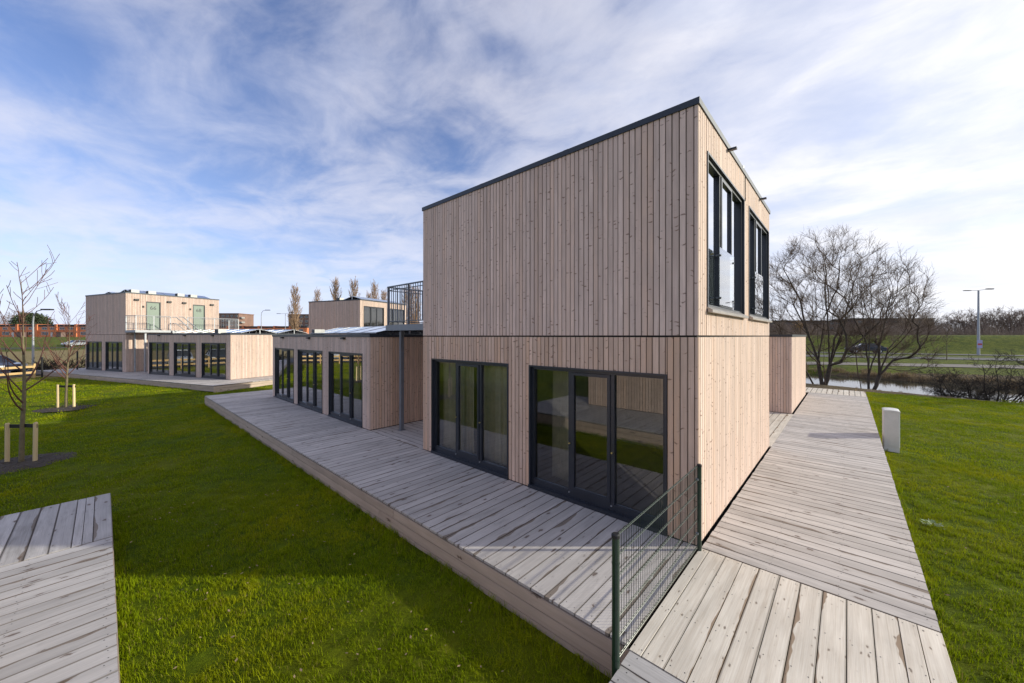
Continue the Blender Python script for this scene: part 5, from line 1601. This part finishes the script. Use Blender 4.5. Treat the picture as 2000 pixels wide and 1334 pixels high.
def scatter(name, label, polys, density, tufts, seed, smin, smax, dz=0.0):
    """grass over rectangles (x0, x1, y0, y1): points from numpy, tufts instanced on them by geometry nodes"""
    rs_ = np.random.RandomState(seed)
    pts = []
    for (x0, x1, y0, y1) in polys:
        n = int((x1 - x0) * (y1 - y0) * density)
        q = np.stack([rs_.uniform(x0, x1, n), rs_.uniform(y0, y1, n)], 1)
        pts.append(q)
    q = np.concatenate(pts)
    # keep to what a camera near the photograph's could see
    v_ = q - np.array([[-5.2125, -1.4443]])
    dep = v_ @ np.array([0.74105, 0.67145]); lat = v_ @ np.array([0.67145, -0.74105])
    q = q[(dep > 0.2) & (np.abs(lat) < dep * 1.75 + 1.5)]
    z = ground_z(q[:, 0], q[:, 1]) + dz
    pl = np.concatenate([q, z[:, None]], 1)
    me = bpy.data.meshes.new(name)
    me.from_pydata(pl.tolist(), [], [])
    o = put(me, name, kind='stuff', label=label)
    ng = bpy.data.node_groups.new(name, 'GeometryNodeTree')
    ng.interface.new_socket('Geometry', in_out='INPUT', socket_type='NodeSocketGeometry')
    ng.interface.new_socket('Geometry', in_out='OUTPUT', socket_type='NodeSocketGeometry')
    N = ng.nodes; Lk = ng.links
    gi = N.new('NodeGroupInput'); go = N.new('NodeGroupOutput')
    jn = N.new('GeometryNodeJoinGeometry')
    m2p = N.new('GeometryNodeMeshToPoints'); Lk.new(gi.outputs[0], m2p.inputs['Mesh'])
    g2i = N.new('GeometryNodeGeometryToInstance')
    for tm in tufts:
        src = bpy.data.objects.new(tm.name + '_source', tm)
        oi = N.new('GeometryNodeObjectInfo'); oi.inputs['Object'].default_value = src; oi.inputs['As Instance'].default_value = True
        Lk.new(oi.outputs['Geometry'], g2i.inputs[0])
    rv = N.new('FunctionNodeRandomValue'); rv.data_type = 'FLOAT_VECTOR'
    rv.inputs[0].default_value = (-0.12, -0.12, 0); rv.inputs[1].default_value = (0.12, 0.12, 6.283)
    rsn = N.new('FunctionNodeRandomValue'); rsn.data_type = 'FLOAT'; rsn.inputs[2].default_value = smin; rsn.inputs[3].default_value = smax; rsn.inputs['Seed'].default_value = 5
    ri = N.new('FunctionNodeRandomValue'); ri.data_type = 'INT'; ri.inputs[4].default_value = 0; ri.inputs[5].default_value = len(tufts) - 1; ri.inputs['Seed'].default_value = 9
    iop = N.new('GeometryNodeInstanceOnPoints'); iop.inputs['Pick Instance'].default_value = True
    Lk.new(m2p.outputs[0], iop.inputs['Points']); Lk.new(g2i.outputs[0], iop.inputs['Instance'])
    Lk.new(rv.outputs[0], iop.inputs['Rotation']); Lk.new(rsn.outputs[1], iop.inputs['Scale']); Lk.new(ri.outputs[2], iop.inputs['Instance Index'])
    Lk.new(iop.outputs[0], go.inputs[0])
    md = o.modifiers.new('grass', 'NODES'); md.node_group = ng
    me.materials.append(tufts[0].materials[0])
    return len(q)


T1 = [tuft('grass_tuft', s_, 34, 0.075, 0.025, 0.065, 0.0022, 'blade') for s_ in (1, 2, 3, 4)]
T2 = [tuft('grass_tuft', s_, 46, 0.16, 0.025, 0.06, 0.0042, 'blade') for s_ in (5, 6, 7)]
T3 = [tuft('grass_tuft', s_, 60, 0.42, 0.03, 0.065, 0.009, 'blade') for s_ in (8, 9)]
T4 = [tuft('reed_tuft', s_, 40, 0.5, 0.25, 0.8, 0.014, 'reed') for s_ in (10, 11)]
T6 = [tuft('reed_tuft', s_, 44, 0.5, 0.15, 0.48, 0.012, 'reed') for s_ in (15, 16)]
T5 = [tuft('rank_tuft', s_, 22, 0.07, 0.06, 0.15, 0.0032, 'blade') for s_ in (12, 13, 14)]
scatter('grass', 'short lawn grass between the two decks', [(-5.10, -2.11, -0.02, 8.2)], 150, T1, 1, 0.8, 1.35)
scatter('grass', 'short grass beside the right-hand walkway', [(-1.5, 9.0, -4.6, -2.12)], 120, T1, 2, 0.8, 1.35)
scatter('grass', 'longer unmown grass along the deck edges', [(-2.34, -2.10, -0.02, 20.4), (-5.11, -4.98, -0.02, 8.0), (-1.5, 20, -2.22, -2.105)], 150, T5, 3, 0.6, 1.2)
scatter('grass', 'mown lawn in front of the cabins', [(-16, -2.11, 8.2, 20.5), (-16, -9.4, -2, 8.2), (9.0, 23.5, -7, -2.12), (2, 9.0, -9, -4.6)], 36, T2, 4, 0.8, 1.3)
scatter('grass', 'far lawn before the far cabins', [(-22, -2.0, 20.5, 41), (-2.0, 4, 20.5, 24), (10, 24, -14, -7)], 6.5, T3, 5, 0.8, 1.3)
scatter('reeds', 'dead brown reeds along the far canal bank', [(38.4, 41.0, -22, -8), (39.8, 42.4, -8, -3), (41.4, 44.0, -3, 2), (43.3, 45.9, 2, 14)], 3.6, T6, 6, 0.6, 1.3)
scatter('reeds', 'withered brown litter on the near canal bank', [(23.9, 26.8, -18, 6), (26.8, 29, -3, 8)], 2.0, T4, 7, 0.06, 0.16)

# fallen leaves and small pale petals on the lawn
r = random.Random(99)
mb = MB()
for q in range(520):
    if q % 3 == 0: x, y = r.uniform(-5.0, -2.3), r.uniform(0.2, 8.0)
    elif q % 3 == 1: x, y = r.uniform(-1.0, 14.0), r.uniform(-5.5, -2.3)
    else: x, y = r.uniform(-9.0, -2.4), r.uniform(8.3, 18.0)
    a = r.uniform(0, 2 * PI); s_ = r.uniform(0.010, 0.026)
    c = Vector((x, y, gz(x, y) + r.uniform(0.03, 0.06))); d = Vector((math.cos(a), math.sin(a), r.uniform(-.3, .3))); e = Vector((-math.sin(a), math.cos(a), r.uniform(-.3, .3)))
    mb.face([c - d * s_, c + e * s_ * 0.5, c + d * s_, c - e * s_ * 0.5])
mb.build('fallen_leaves', 'dead_leaf', kind='stuff', label='scattered small dead leaves on the lawn')
